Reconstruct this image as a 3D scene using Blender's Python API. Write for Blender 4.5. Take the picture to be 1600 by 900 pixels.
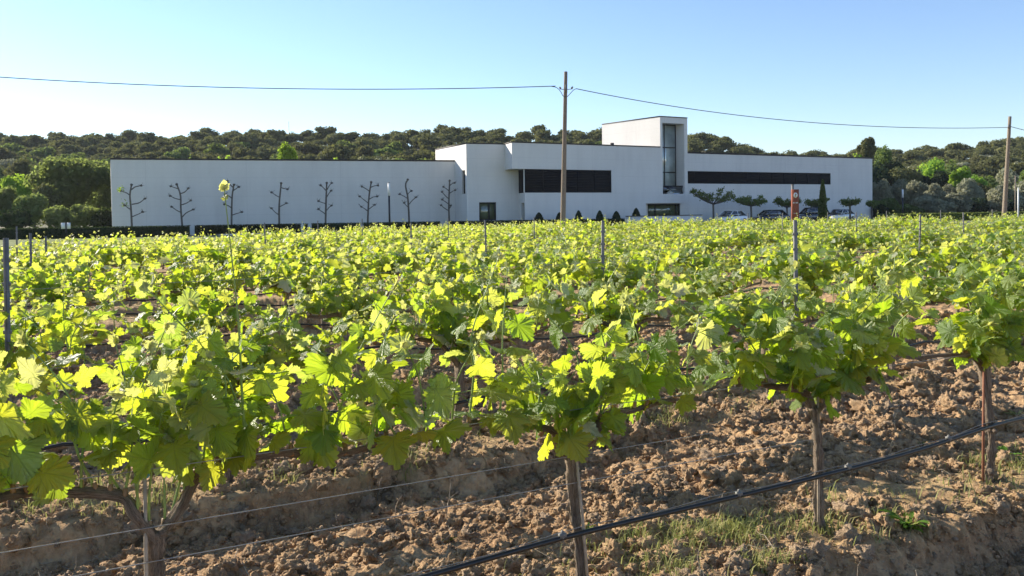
import bpy, math, random
import numpy as np
from mathutils import Vector
R = math.radians
SC = bpy.context.scene
COL = SC.collection
for o in list(bpy.data.objects): bpy.data.objects.remove(o)

# ------------------------------------------------------------------ camera, sky, sun, exposure
FPX, CX, CY = 1280.0, 800.0, 366.0          # focal length and principal point in photo pixels
HOR = 332.0; ROLL = 0.014; CAMH = 1.6
PITCH = math.atan((CY - HOR) / FPX)
cam = bpy.data.objects.new('camera', bpy.data.cameras.new('camera')); COL.objects.link(cam)
cam.data.sensor_width = 36; cam.data.lens = 36 * FPX / 1600
cam.data.shift_y = -(450 - CY) / 1600
cam.data.clip_start = 0.05; cam.data.clip_end = 8000
_F = Vector((0, math.cos(PITCH), -math.sin(PITCH))); _R0 = Vector((1, 0, 0)); _U0 = _R0.cross(_F)
# the camera is turned slightly clockwise, so the world leans a little to the left in the picture
_Rt = _R0 * math.cos(ROLL) - _U0 * math.sin(ROLL); _Up = _R0 * math.sin(ROLL) + _U0 * math.cos(ROLL)
from mathutils import Matrix
M3 = Matrix((_Rt, _Up, -_F)).transposed()
cam.matrix_world = Matrix.Translation((0, 0, CAMH)) @ M3.to_4x4()
SC.camera = cam

SUN_AZ, SUN_EL = -56.0, 25.0                # degrees from +Y (minus = to the left), elevation
sd = Vector((math.sin(R(SUN_AZ)) * math.cos(R(SUN_EL)), math.cos(R(SUN_AZ)) * math.cos(R(SUN_EL)), math.sin(R(SUN_EL))))
w = bpy.data.worlds.new('World'); SC.world = w; w.use_nodes = True
nt = w.node_tree; bg = nt.nodes['Background']
sky = nt.nodes.new('ShaderNodeTexSky'); sky.sky_type = 'NISHITA'; sky.sun_disc = False
sky.sun_elevation = R(SUN_EL); sky.sun_rotation = R(SUN_AZ)
sky.air_density = 1.0; sky.dust_density = 0.1; sky.ozone_density = 2.2; sky.altitude = 100
tint = nt.nodes.new('ShaderNodeMix'); tint.data_type = 'RGBA'; tint.blend_type = 'MULTIPLY'; tint.inputs[0].default_value = 1; tint.inputs[7].default_value = (1.0, 1.03, 1.15, 1)
nt.links.new(sky.outputs[0], tint.inputs[6]); nt.links.new(tint.outputs[2], bg.inputs[0]); bg.inputs[1].default_value = 0.082
sl = bpy.data.lights.new('sun', 'SUN'); sl.energy = 4.6; sl.angle = R(0.5); sl.color = (1.0, 0.90, 0.74)
so = bpy.data.objects.new('sun', sl); COL.objects.link(so); so.rotation_euler = sd.to_track_quat('Z', 'Y').to_euler()
so.location = (-30, 20, 40)
SC.view_settings.view_transform = 'Standard'; SC.view_settings.look = 'None'
SC.view_settings.exposure = 1.15; SC.view_settings.gamma = 1.0
SC.render.engine = 'CYCLES'
cy = SC.cycles
cy.max_bounces = 6; cy.diffuse_bounces = 4; cy.glossy_bounces = 3; cy.transmission_bounces = 4; cy.transparent_max_bounces = 4
cy.caustics_reflective = False; cy.caustics_refractive = False
cy.use_adaptive_sampling = True; cy.adaptive_threshold = 0.02
try: cy.use_denoising = True
except Exception: pass

# ------------------------------------------------------------------ helpers
def P(px, py, d):
    """world point seen at photo pixel (px,py) at depth y=d"""
    v = _F + _Rt * ((px - CX) / FPX) + _Up * ((CY - py) / FPX)
    t = d / v.y
    return Vector((v.x * t, d, CAMH + v.z * t))
def proj(x, y, z):
    v = Vector((x, y, z - CAMH)); zc = v.dot(_F)
    return CX + FPX * v.dot(_Rt) / zc, CY - FPX * v.dot(_Up) / zc
def tag(o, label=None, cat=None, group=None, kind=None):
    if label: o['label'] = label
    if cat: o['category'] = cat
    if group: o['group'] = group
    if kind: o['kind'] = kind
    return o
def empty(name, loc, rz=0.0):
    o = bpy.data.objects.new(name, None); COL.objects.link(o); o.location = loc; o.rotation_euler = (0, 0, rz)
    o.empty_display_size = 0.2
    return o
class MB:
    def __init__(s): s.v = []; s.n = 0; s.l = []; s.sz = []; s.mi = []; s.att = {}
    def add(s, v, f, mi=0, **att):
        v = np.asarray(v, dtype=np.float64).reshape(-1, 3)
        if isinstance(f, np.ndarray): f = [f]
        elif len(f) and not isinstance(f[0], np.ndarray): f = [np.array([q]) for q in f]
        for q in f:
            s.l.append((q + s.n).ravel()); s.sz.append(np.full(len(q), q.shape[1])); s.mi.append(np.full(len(q), mi))
        for k, a in att.items():
            a = np.asarray(a, dtype=np.float64)
            dim = 3 if (a.ndim == 2) else 1
            if a.ndim == 0: a = np.full(len(v), float(a))
            s.att.setdefault((k, dim), []).append((s.n, a))
        s.v.append(v); s.n += len(v)
    def mesh(s, name, mats, smooth=False):
        me = bpy.data.meshes.new(name)
        v = np.concatenate(s.v); l = np.concatenate(s.l).astype(np.int32); sz = np.concatenate(s.sz).astype(np.int32)
        me.vertices.add(len(v)); me.vertices.foreach_set('co', v.ravel().astype(np.float32))
        me.loops.add(len(l)); me.loops.foreach_set('vertex_index', l)
        me.polygons.add(len(sz)); st = np.zeros(len(sz), np.int32); st[1:] = np.cumsum(sz)[:-1]
        me.polygons.foreach_set('loop_start', st)
        me.polygons.foreach_set('material_index', np.concatenate(s.mi).astype(np.int32))
        if smooth: me.polygons.foreach_set('use_smooth', np.ones(len(sz), bool))
        for (k, dim), lst in s.att.items():
            at = me.attributes.new(k, 'FLOAT' if dim == 1 else 'FLOAT_VECTOR', 'POINT')
            arr = np.zeros((len(v), dim), np.float32)
            for off, a in lst: arr[off:off + len(a)] = a.reshape(-1, dim)
            at.data.foreach_set('value' if dim == 1 else 'vector', arr.ravel())
        for m in (mats if isinstance(mats, (list, tuple)) else [mats]): me.materials.append(m)
        me.update(calc_edges=True); me.validate()
        return me
    def obj(s, name, mats, parent=None, smooth=False):
        o = bpy.data.objects.new(name, s.mesh(name, mats, smooth)); COL.objects.link(o)
        if parent: o.parent = parent
        return o
def link_mesh(name, me, parent=None):
    o = bpy.data.objects.new(name, me); COL.objects.link(o)
    if parent: o.parent = parent
    return o
BOXF = np.array([[0, 3, 2, 1], [4, 5, 6, 7], [0, 1, 5, 4], [1, 2, 6, 5], [2, 3, 7, 6], [3, 0, 4, 7]])
def box(mb, c, s, rz=0.0, mi=0, **att):
    x, y, z = np.array(s) / 2
    v = np.array([[-x, -y, -z], [x, -y, -z], [x, y, -z], [-x, y, -z], [-x, -y, z], [x, -y, z], [x, y, z], [-x, y, z]], float)
    ca, sa = math.cos(rz), math.sin(rz)
    v = v @ np.array([[ca, sa, 0], [-sa, ca, 0], [0, 0, 1]]) + np.array(c)
    mb.add(v, BOXF, mi, **att)
def prism(mb, poly, z0, z1, mi=0):
    """poly counter-clockwise seen from above"""
    n = len(poly)
    v = [(p[0], p[1], z0) for p in poly] + [(p[0], p[1], z1) for p in poly]
    i = np.arange(n); j = (i + 1) % n
    mb.add(v, [np.stack([i, j, j + n, i + n], 1), (i + n)[None, :], i[::-1][None, :]], mi)
def tube(mb, pts, rad, seg=8, mi=0, noise=0.0, rng=None, cap=True, ridge=0.0, **att):
    pts = np.asarray(pts, float); n = len(pts); rad = np.broadcast_to(np.asarray(rad, float), (n,))
    t = np.gradient(pts, axis=0); t /= np.linalg.norm(t, axis=1)[:, None] + 1e-9
    ref = np.array([0.31, 0.17, 0.93]) if abs(t[0][2]) < 0.8 else np.array([1.0, 0.1, 0.05])
    a = np.cross(t, ref); a /= np.linalg.norm(a, axis=1)[:, None] + 1e-9
    b = np.cross(t, a)
    th = np.linspace(0, 2 * math.pi, seg, endpoint=False)
    rr = np.repeat(rad[:, None], seg, 1)
    if noise and rng is not None:
        if ridge:
            zz_ = np.linspace(0, 1, n)[:, None]; ph_ = rng.rand() * 6; rr = rr * (1 + ridge * (.55 * np.cos(2 * th[None, :] + 3.1 * zz_ + ph_) + .5 * np.cos(3 * th[None, :] - 4.5 * zz_ + 2 * ph_) + .45 * np.cos(5 * th[None, :] + 5 * zz_)))
        rr = rr * (1 + noise * (rng.rand(1, seg) * 2 - 1) * .8 + noise * (rng.rand(n, seg) * 2 - 1) * .6)
    v = pts[:, None, :] + rr[:, :, None] * (np.cos(th)[None, :, None] * a[:, None, :] + np.sin(th)[None, :, None] * b[:, None, :])
    i = np.arange(n - 1)[:, None] * seg; k = np.arange(seg)[None, :]; k2 = (k + 1) % seg
    f = np.stack([i + k, i + k2, i + k2 + seg, i + k + seg], 2).reshape(-1, 4)
    cum = np.concatenate([[0], np.cumsum(np.linalg.norm(np.diff(pts, axis=0), axis=1))])
    bc = np.stack([np.broadcast_to(np.cos(th)[None, :], (n, seg)), np.broadcast_to(np.sin(th)[None, :], (n, seg)), np.broadcast_to(cum[:, None], (n, seg))], 2).reshape(-1, 3)
    fs = [f]
    if cap: fs += [np.arange(seg)[::-1][None, :], (np.arange(seg) + (n - 1) * seg)[None, :]]
    mb.add(v.reshape(-1, 3), fs, mi, barkco=bc, **att)
def smooth_path(pts, n):
    pts = np.asarray(pts, float); m = len(pts); t = np.linspace(0, m - 1, n); out = np.zeros((n, pts.shape[1]))
    P4 = np.vstack([2 * pts[0] - pts[1], pts, 2 * pts[-1] - pts[-2]])
    for q, tt in enumerate(t):
        i = min(int(tt), m - 2); u = tt - i; a, b, c, d = P4[i], P4[i + 1], P4[i + 2], P4[i + 3]
        out[q] = 0.5 * ((2 * b) + (c - a) * u + (2 * a - 5 * b + 4 * c - d) * u * u + (3 * b - a - 3 * c + d) * u ** 3)
    return out
def icosphere(sub):
    t = (1 + 5 ** .5) / 2
    v = [(-1, t, 0), (1, t, 0), (-1, -t, 0), (1, -t, 0), (0, -1, t), (0, 1, t), (0, -1, -t), (0, 1, -t), (t, 0, -1), (t, 0, 1), (-t, 0, -1), (-t, 0, 1)]
    f = [(0, 11, 5), (0, 5, 1), (0, 1, 7), (0, 7, 10), (0, 10, 11), (1, 5, 9), (5, 11, 4), (11, 10, 2), (10, 7, 6), (7, 1, 8), (3, 9, 4), (3, 4, 2), (3, 2, 6), (3, 6, 8), (3, 8, 9), (4, 9, 5), (2, 4, 11), (6, 2, 10), (8, 6, 7), (9, 8, 1)]
    v = [np.array(p) / np.linalg.norm(p) for p in v]
    for _ in range(sub):
        c = {}; nf = []
        def mid(a, b):
            k = (min(a, b), max(a, b))
            if k not in c: m = v[a] + v[b]; v.append(m / np.linalg.norm(m)); c[k] = len(v) - 1
            return c[k]
        for a, b, d in f:
            x, y, z = mid(a, b), mid(b, d), mid(d, a); nf += [(a, x, z), (b, y, x), (d, z, y), (x, y, z)]
        f = nf
    return np.array(v), np.array(f)
ICO1, ICO2, ICO3 = icosphere(1), icosphere(2), icosphere(3)
# lattice noise
def _hash(i, j, s):
    h = (i * 374761393 + j * 668265263 + s * 2147483647) & 0xffffffff
    h = ((h ^ (h >> 13)) * 1274126177) & 0xffffffff
    h = h ^ (h >> 16)
    return (h & 0xffff) / 65535.0
def vnoise(x, y, s=0):
    x = np.asarray(x, float); y = np.asarray(y, float)
    i = np.floor(x).astype(np.int64); j = np.floor(y).astype(np.int64); u = x - i; v = y - j
    u = u * u * (3 - 2 * u); v = v * v * (3 - 2 * v)
    return (_hash(i, j, s) * (1 - u) + _hash(i + 1, j, s) * u) * (1 - v) + (_hash(i, j + 1, s) * (1 - u) + _hash(i + 1, j + 1, s) * u) * v
def fbm(x, y, o=4, s=0):
    t = 0; a = .5
    for k in range(o): t = t + a * vnoise(x * 2 ** k, y * 2 ** k, s + k * 7); a *= .5
    return t
def cell(x, y, s=0):
    i = np.floor(x).astype(np.int64); j = np.floor(y).astype(np.int64); best = np.full(np.shape(x), 9.0); val = np.zeros(np.shape(x))
    for a in (-1, 0, 1):
        for b in (-1, 0, 1):
            px_ = i + a + _hash(i + a, j + b, s); py_ = j + b + _hash(i + a, j + b, s + 31)
            d = (x - px_) ** 2 + (y - py_) ** 2; m = d < best
            best = np.where(m, d, best); val = np.where(m, _hash(i + a, j + b, s + 77), val)
    return np.sqrt(best), val

# ------------------------------------------------------------------ materials
class NT:
    def __init__(s, name):
        s.m = bpy.data.materials.new(name); s.m.use_nodes = True; s.t = s.m.node_tree; s.N = s.t.nodes
        s.p = s.N['Principled BSDF']; s.out = s.N['Material Output']
    def n(s, typ, **kw):
        o = s.N.new(typ)
        for k, v in kw.items(): setattr(o, k, v)
        return o
    def l(s, a, b): s.t.links.new(a, b)
    def math(s, op, a, b=None, c=None, clamp=False):
        o = s.n('ShaderNodeMath', operation=op); o.use_clamp = clamp
        for i, q in enumerate((a, b, c)):
            if q is None: continue
            if isinstance(q, (int, float)): o.inputs[i].default_value = q
            else: s.l(q, o.inputs[i])
        return o.outputs[0]
    def noise(s, scale, detail=4, vec=None, rough=.55, dist=0):
        o = s.n('ShaderNodeTexNoise'); o.inputs['Scale'].default_value = scale; o.inputs['Detail'].default_value = detail
        o.inputs['Roughness'].default_value = rough; o.inputs['Distortion'].default_value = dist
        if vec is not None: s.l(vec, o.inputs['Vector'])
        return o.outputs[0]
    def ramp(s, fac, stops):
        o = s.n('ShaderNodeValToRGB'); e = o.color_ramp.elements
        while len(e) < len(stops): e.new(.5)
        for k, (p, c) in enumerate(stops): e[k].position = p; e[k].color = (*c, 1)
        s.l(fac, o.inputs[0]); return o.outputs[0]
    def mix(s, fac, a, b, blend='MIX'):
        o = s.n('ShaderNodeMix', data_type='RGBA', blend_type=blend)
        for i, q in ((0, fac), (6, a), (7, b)):
            if isinstance(q, (int, float)): o.inputs[i].default_value = q
            elif isinstance(q, tuple): o.inputs[i].default_value = (*q, 1)
            else: s.l(q, o.inputs[i])
        return o.outputs[2]
    def pos(s): return s.n('ShaderNodeNewGeometry').outputs['Position']
    def objco(s): return s.n('ShaderNodeTexCoord').outputs['Object']
    def attr(s, name): return s.n('ShaderNodeAttribute', attribute_name=name)
    def mapping(s, vec, sc):
        o = s.n('ShaderNodeMapping'); o.inputs['Scale'].default_value = sc; s.l(vec, o.inputs[0]); return o.outputs[0]
    def bump(s, h, strength=.5, dist=.01):
        o = s.n('ShaderNodeBump'); o.inputs['Strength'].default_value = strength; o.inputs['Distance'].default_value = dist
        s.l(h, o.inputs['Height']); s.l(o.outputs[0], s.p.inputs['Normal']); return o.outputs[0]
    def base(s, c):
        if isinstance(c, tuple): s.p.inputs['Base Color'].default_value = (*c, 1)
        else: s.l(c, s.p.inputs['Base Color'])
    def set(s, **kw):
        for k, v in kw.items(): s.p.inputs[k.replace('_', ' ')].default_value = v

def m_simple(name, col, rough=.6, metal=0, var=.15, scale=6, bump=0, spec=.5):
    m = NT(name); c2 = tuple(x * (1 - var) for x in col); c1 = tuple(min(1, x * (1 + var)) for x in col)
    m.base(m.ramp(m.noise(scale, 5, m.objco()), [(.3, c2), (.7, c1)]))
    m.set(Roughness=rough, Metallic=metal); m.p.inputs['Specular IOR Level'].default_value = spec
    if bump: m.bump(m.noise(scale * 6, 4, m.objco()), bump, .01)
    return m.m

def m_leaf(name):
    m = NT(name)
    co = m.attr('leafco').outputs['Vector']; tone = m.attr('tone').outputs['Fac']; youth = m.attr('youth').outputs['Fac']
    sx = m.n('ShaderNodeSeparateXYZ'); m.l(co, sx.inputs[0]); x, y = sx.outputs[0], sx.outputs[1]
    ax = m.math('ABSOLUTE', x)
    vein = None
    for ang, wd in ((0, .018), (42, .013), (98, .012)):
        s_, c_ = math.sin(R(ang)), math.cos(R(ang))
        al = m.math('ADD', m.math('MULTIPLY', ax, s_), m.math('MULTIPLY', y, c_))     # along the vein
        ac = m.math('ABSOLUTE', m.math('SUBTRACT', m.math('MULTIPLY', ax, c_), m.math('MULTIPLY', y, s_)))
        q = m.math('SUBTRACT', 1, m.math('DIVIDE', ac, wd), clamp=True)
        q = m.math('MULTIPLY', q, m.math('GREATER_THAN', al, 0))
        vein = q if vein is None else m.math('MAXIMUM', vein, q)
    # side veins in herringbone
    h = m.math('FRACT', m.math('MULTIPLY', m.math('SUBTRACT', y, m.math('MULTIPLY', ax, .75)), 8))
    h = m.math('SUBTRACT', 1, m.math('MULTIPLY', m.math('ABSOLUTE', m.math('SUBTRACT', h, .5)), 9), clamp=True)
    vein2 = m.math('MAXIMUM', vein, m.math('MULTIPLY', h, .45))
    nz = m.noise(9, 3, co)
    top = m.mix(tone, (.075, .17, .026), (.13, .245, .045))
    top = m.mix(youth, top, (.20, .29, .085))
    top = m.mix(m.math('MULTIPLY', vein2, .35), top, (.22, .30, .08))
    top = m.mix(m.math('MULTIPLY', nz, .35), top, (.09, .14, .02))
    under = m.mix(tone, (.22, .30, .15), (.34, .40, .24))
    under = m.mix(youth, under, (.60, .64, .52))
    bf = m.n('ShaderNodeNewGeometry').outputs['Backfacing']
    col = m.mix(bf, top, under)
    m.base(col); m.set(Roughness=.36); m.p.inputs['Specular IOR Level'].default_value = .75
    m.p.inputs['Sheen Weight'].default_value = 0.08
    nb = m.n('ShaderNodeBump'); nb.inputs['Strength'].default_value = .8; nb.inputs['Distance'].default_value = .004
    m.l(m.math('SUBTRACT', m.noise(26, 2, co), vein2), nb.inputs['Height']); m.l(nb.outputs[0], m.p.inputs['Normal'])
    tr = m.n('ShaderNodeBsdfTranslucent')
    tc = m.mix(tone, (.42, .63, .02), (.72, .735, .04)); tc = m.mix(youth, tc, (.70, .70, .18))
    tc = m.mix(m.math('MULTIPLY', vein2, .55), tc, (.16, .28, .02))
    m.l(tc, tr.inputs[0]); 
    mx = m.n('ShaderNodeMixShader'); mx.inputs[0].default_value = .56
    m.l(m.p.outputs[0], mx.inputs[1]); m.l(tr.outputs[0], mx.inputs[2]); m.l(mx.outputs[0], m.out.inputs[0])
    return m.m
LEAF = m_leaf('vine_leaf')
SHOOT = m_simple('green_shoot', (.22, .30, .07), .45, var=.3, scale=20)
CANE = m_simple('brown_shoot_base', (.26, .15, .07), .6, var=.3, scale=20)

def m_bark(name, dark, light, sc=14):
    m = NT(name); v = m.attr('barkco').outputs['Vector']
    vv = m.mapping(v, (1.0, 1.0, 3.0)); vs = m.mapping(v, (2.2, 2.2, 5.0))
    a = m.noise(5, 6, vv, .7, .6); b = m.noise(14, 5, vs, .7)
    h = m.math('ADD', m.math('MULTIPLY', a, .6), m.math('MULTIPLY', b, .5))
    m.base(m.ramp(h, [(.32, tuple(x * .25 for x in dark)), (.45, dark), (.58, light), (.75, tuple(min(1, x * 1.5) for x in light))]))
    m.set(Roughness=.9); m.p.inputs['Specular IOR Level'].default_value = .2; m.bump(h, 1.0, .035); return m.m
VBARK = m_bark('vine_bark', (.12, .088, .062), (.42, .33, .25))
TBARK = m_bark('tree_bark', (.07, .06, .05), (.16, .14, .12))
POLEWOOD = m_bark('pole_wood', (.15, .12, .092), (.29, .24, .185))
def m_soil(name):
    m = NT(name); p = m.pos()
    a = m.noise(1.3, 6, p, .6); b = m.noise(22, 6, p, .68); c = m.noise(90, 4, p, .7)
    k = m.math('ADD', m.math('MULTIPLY', a, .45), m.math('MULTIPLY', b, .55))
    col = m.ramp(k, [(.33, (.155, .098, .062)), (.48, (.27, .178, .115)), (.60, (.36, .25, .165)), (.74, (.45, .34, .24))])
    peb = m.n('ShaderNodeTexVoronoi'); peb.inputs['Scale'].default_value = 38; m.l(p, peb.inputs['Vector'])
    pm = m.math('LESS_THAN', peb.outputs['Distance'], .16)
    col = m.mix(m.math('MULTIPLY', pm, .45), col, (.36, .32, .27))
    lit = m.noise(3.0, 5, p, .7)
    col = m.mix(m.math('MULTIPLY', m.math('GREATER_THAN', lit, .56), m.math('MULTIPLY', c, .55)), col, (.36, .31, .19))
    m.base(col); m.set(Roughness=.95); m.p.inputs['Specular IOR Level'].default_value = .15
    m.bump(m.math('ADD', m.math('MULTIPLY', b, .7), m.math('MULTIPLY', c, .5)), .9, .022)
    return m.m
SOIL = m_soil('field_soil')
def m_clod():
    m = NT('clod_soil'); p = m.pos(); tone = m.attr('tone').outputs['Fac']
    b = m.noise(30, 6, p, .7); c = m.noise(120, 3, p, .7)
    col = m.ramp(b, [(.3, (.31, .195, .115)), (.5, (.57, .375, .21)), (.72, (.70, .51, .315))])
    col = m.mix(m.math('MULTIPLY', tone, .55), col, (.36, .29, .225))
    m.base(col); m.set(Roughness=.95); m.p.inputs['Specular IOR Level'].default_value = .15
    m.bump(m.math('ADD', b, m.math('MULTIPLY', c, .7)), 1.0, .022); return m.m
CLOD = m_clod()
def m_render_wall():
    m = NT('building_render'); p = m.pos()
    a = m.noise(.25, 5, p, .6); st = m.noise(1.0, 5, m.mapping(p, (1.2, 1.2, .12)), .65)
    k = m.math('ADD', m.math('MULTIPLY', a, .5), m.math('MULTIPLY', st, .5))
    col = m.ramp(k, [(.3, (.61, .59, .57)), (.5, (.685, .665, .64)), (.7, (.73, .71, .68))])
    # fine horizontal board lines and the taller pour joints
    sz = m.n('ShaderNodeSeparateXYZ'); m.l(p, sz.inputs[0])
    f1 = m.math('LESS_THAN', m.math('FRACT', m.math('MULTIPLY', sz.outputs[2], 1 / 1.72)), .022)
    col = m.mix(m.math('MULTIPLY', f1, .10), col, (.30, .29, .29))
    f2 = m.math('LESS_THAN', m.math('FRACT', m.math('MULTIPLY', sz.outputs[2], 1 / .43)), .06)
    col = m.mix(m.math('MULTIPLY', f2, .08), col, (.3, .3, .3))
    f3 = m.math('LESS_THAN', m.math('FRACT', m.math('MULTIPLY', sz.outputs[0], 1 / 8.2)), .010)
    col = m.mix(m.math('MULTIPLY', f3, .10), col, (.30, .29, .29))
    dirt = m.math('MULTIPLY', m.math('SUBTRACT', 1, m.math('MULTIPLY', sz.outputs[2], .5), clamp=True), m.noise(1.2, 5, p))
    col = m.mix(m.math('MULTIPLY', dirt, .4), col, (.42, .38, .33))
    m.base(col); m.set(Roughness=.85); m.bump(m.noise(8, 4, p), .15, .02); return m.m
WALL = m_render_wall()
COPING = m_simple('coping_metal', (.03, .024, .022), .7)
LOUVRE = m_simple('louvre_metal', (.010, .010, .013), .8, 0, spec=.15)
FRAME = m_simple('frame_metal', (.03, .032, .036), .4, .5)
def m_glass(name, col, rough=.04):
    m = NT(name); m.base(m.ramp(m.noise(.7, 3, m.pos()), [(.35, tuple(x * .7 for x in col)), (.65, col)]))
    m.set(Roughness=rough); m.p.inputs['Specular IOR Level'].default_value = 1.0; m.p.inputs['IOR'].default_value = 1.7
    m.p.inputs['Coat Weight'].default_value = .6; m.p.inputs['Coat Roughness'].default_value = .02
    return m.m
GLASS = m_glass('pale_reflection_glass', (.46, .54, .53), .06); GLASSD = m_glass('dark_reflection_glass', (.13, .15, .075), .22)  # base colours carry the pale and the greenish reflections in the panes
CARGLASS = m_glass('car_glass', (.02, .024, .028))
STEEL = m_simple('galvanised_steel', (.17, .168, .16), .7, .1, .2, 30, .1)
WIREM = m_simple('wire_metal', (.30, .29, .28), .5, .7)
WIRED = m_simple('cable_black', (.03, .03, .032), .6)
PIPE = m_simple('pipe_plastic', (.012, .012, .013), .38, 0, .3, 12, .1)
WHITE = m_simple('white_paint', (.78, .78, .76), .5, var=.04)
BLACK = m_simple('black_metal', (.015, .016, .02), .4, .3)
RUST = NT('rusted_steel'); RUST.base(RUST.ramp(RUST.noise(5, 6, RUST.objco(), .7), [(.3, (.16, .035, .016)), (.5, (.26, .06, .025)), (.7, (.33, .09, .04))])); RUST.set(Roughness=.8); RUST = RUST.m
def m_foliage(name, dark, light, trans, tf=.25, patch=.6):
    m = NT(name); t = m.attr('tone').outputs['Fac']; n = m.noise(patch, 3, m.pos())
    k = m.math('ADD', m.math('MULTIPLY', t, .7), m.math('MULTIPLY', m.math('SUBTRACT', n, .35), .6), clamp=True)
    oi = m.n('ShaderNodeObjectInfo').outputs['Random']
    c = m.mix(k, dark, light)
    hsv = m.n('ShaderNodeHueSaturation'); m.l(c, hsv.inputs['Color'])
    m.l(m.math('ADD', m.math('MULTIPLY', oi, .04), .48), hsv.inputs['Hue']); m.l(m.math('ADD', m.math('MULTIPLY', oi, .6), .7), hsv.inputs['Value'])
    m.l(hsv.outputs[0], m.p.inputs['Base Color']); m.set(Roughness=.85); m.p.inputs['Specular IOR Level'].default_value = .06
    tr = m.n('ShaderNodeBsdfTranslucent'); tr.inputs[0].default_value = (*trans, 1)
    mx = m.n('ShaderNodeMixShader'); mx.inputs[0].default_value = tf
    m.l(m.p.outputs[0], mx.inputs[1]); m.l(tr.outputs[0], mx.inputs[2]); m.l(mx.outputs[0], m.out.inputs[0]); return m.m
F_OAK = m_foliage('oak_foliage', (.055, .062, .028), (.215, .215, .095), (.19, .20, .06), .32)
F_GREY = m_foliage('olive_foliage', (.17, .175, .115), (.42, .42, .30), (.30, .31, .17), .38)
F_BIG = m_foliage('lit_thicket_foliage', (.09, .11, .045), (.27, .31, .12), (.34, .42, .10), .42)  # lighter copy of the mid green, so the backlit left thicket looks lit
F_GREEN = m_foliage('bright_foliage', (.10, .18, .025), (.23, .35, .06), (.42, .60, .06), .45)
F_MID = m_foliage('mid_foliage', (.06, .085, .028), (.20, .25, .085), (.24, .32, .06), .38)
F_HEDGE = m_foliage('hedge_foliage', (.018, .028, .012), (.055, .075, .025), (.06, .10, .02), .2, 2)
F_DARK = m_foliage('conifer_foliage', (.022, .036, .018), (.06, .085, .04), (.05, .08, .02), .2, 2)
GRASSM = m_foliage('grass_blades', (.13, .17, .04), (.45, .39, .20), (.36, .38, .12), .35, 3)
GREENW = m_foliage('weed_leaves', (.06, .12, .02), (.13, .22, .05), (.25, .40, .05), .4, 3)
TWIG = m_simple('dry_twig', (.34, .28, .21), .8, var=.35, scale=20)

# ------------------------------------------------------------------ ground
SLOPE = .5; A0 = 3.32; CN = math.sqrt(1 + SLOPE ** 2); SP = 2.48 / CN; RROT = math.atan(SLOPE)
UX, UY = 1 / CN, SLOPE / CN
def sst(a, b, x): t = np.clip((x - a) / (b - a), 0, 1); return t * t * (3 - 2 * t)
def row_coords(x, y):
    v = (y - SLOPE * x - A0) / CN; k = np.round(v / SP); p = v - k * SP
    return k, p, (x * UX + (y - A0) * UY)
def field_mask(x, y):
    return (1 - sst(46, 49, y)) * sst(-3.0, -1.5, x - (-16.5 + .55 * (y - 19)))
def ground_z(x, y, fine=True):
    x = np.asarray(x, float); y = np.asarray(y, float)
    k, p, u = row_coords(x, y); fm = field_mask(x, y)
    vv = v_(x, y) / SP
    a0 = .05 + .17 * sst(1.1, 2.2, u); a1 = .05 + .14 * (1 - sst(.9, 2.6, u)); ag = .075 + .12 * sst(.35, .65, vnoise(u * .55, vv * .6, 5))
    t0 = sst(-.1, .35, vv); t1 = sst(1.1, 1.6, vv)
    amp = (a0 * (1 - t0) + a1 * t0) * (1 - t1) + ag * t1
    wob = (fbm(x * 2.4, y * 2.4, 3, 9) - .45) * .34 * (1 - sst(.5, .9, np.abs(p)))
    q = p + wob
    prof = -amp * (1 - sst(-.42, -.22, q)) + 0 * q
    prof = np.where(q > 0, -amp * sst(.30, 1.0, q), prof)
    mid = 1 - sst(.25, .5, np.abs(np.abs(q) - SP / 2) * 1.0)
    prof = prof + mid * .05 * vnoise(u * 1.7, v_(x, y) * 1.7, 3)
    till = sst(.18, .4, np.abs(q - .05))
    z = prof + (fbm(x * 1.8, y * 1.8, 3, 1) - .45) * .06
    if fine:
        c1, r1 = cell(x * 9, y * 9, 2); c2, r2 = cell(x * 21, y * 21, 4); c3, r3 = cell(x * 45, y * 45, 6)
        z = z + (.55 + .45 * till) * (np.clip(.6 - c1, 0, 1) * .055 * r1 + np.clip(.6 - c2, 0, 1) * .032 * r2) + np.clip(.6 - c3, 0, 1) * .012 * r3
        z = z + (fbm(x * 14, y * 14, 3, 8) - .45) * .034
    return z * fm
def v_(x, y): return (y - SLOPE * x - A0) / CN

rr = np.concatenate([[.25, .8, 1.4, 2.0], np.exp(np.linspace(math.log(2.3), math.log(16), 620)), np.exp(np.linspace(math.log(16.1), math.log(60), 160)), [70, 85, 100, 130, 170, 230, 320, 500, 900, 1800, 4000]])
th = np.concatenate([np.linspace(-37, 37, 1000), np.linspace(37.5, 322.5, 90)]) * math.pi / 180
RRg, THg = np.meshgrid(rr, th, indexing='ij')
gx = RRg * np.sin(THg); gy = RRg * np.cos(THg)
_jx = (fbm(gx * 11, gy * 11, 4, 61) - .45) * .13 * (RRg < 12); _jy = (fbm(gx * 11, gy * 11, 4, 62) - .45) * .13 * (RRg < 12)
gz = ground_z(gx, gy) * (RRg < 60)
nr, na = gx.shape
i = np.arange(nr - 1)[:, None] * na; k = np.arange(na)[None, :]; k2 = (k + 1) % na
gf = np.stack([i + k, i + na + k, i + na + k2, i + k2], 2).reshape(-1, 4)
g = MB(); g.add(np.stack([gx + _jx, gy + _jy, gz], 2).reshape(-1, 3), [gf, np.arange(na)[::-1][None, :]])
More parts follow.
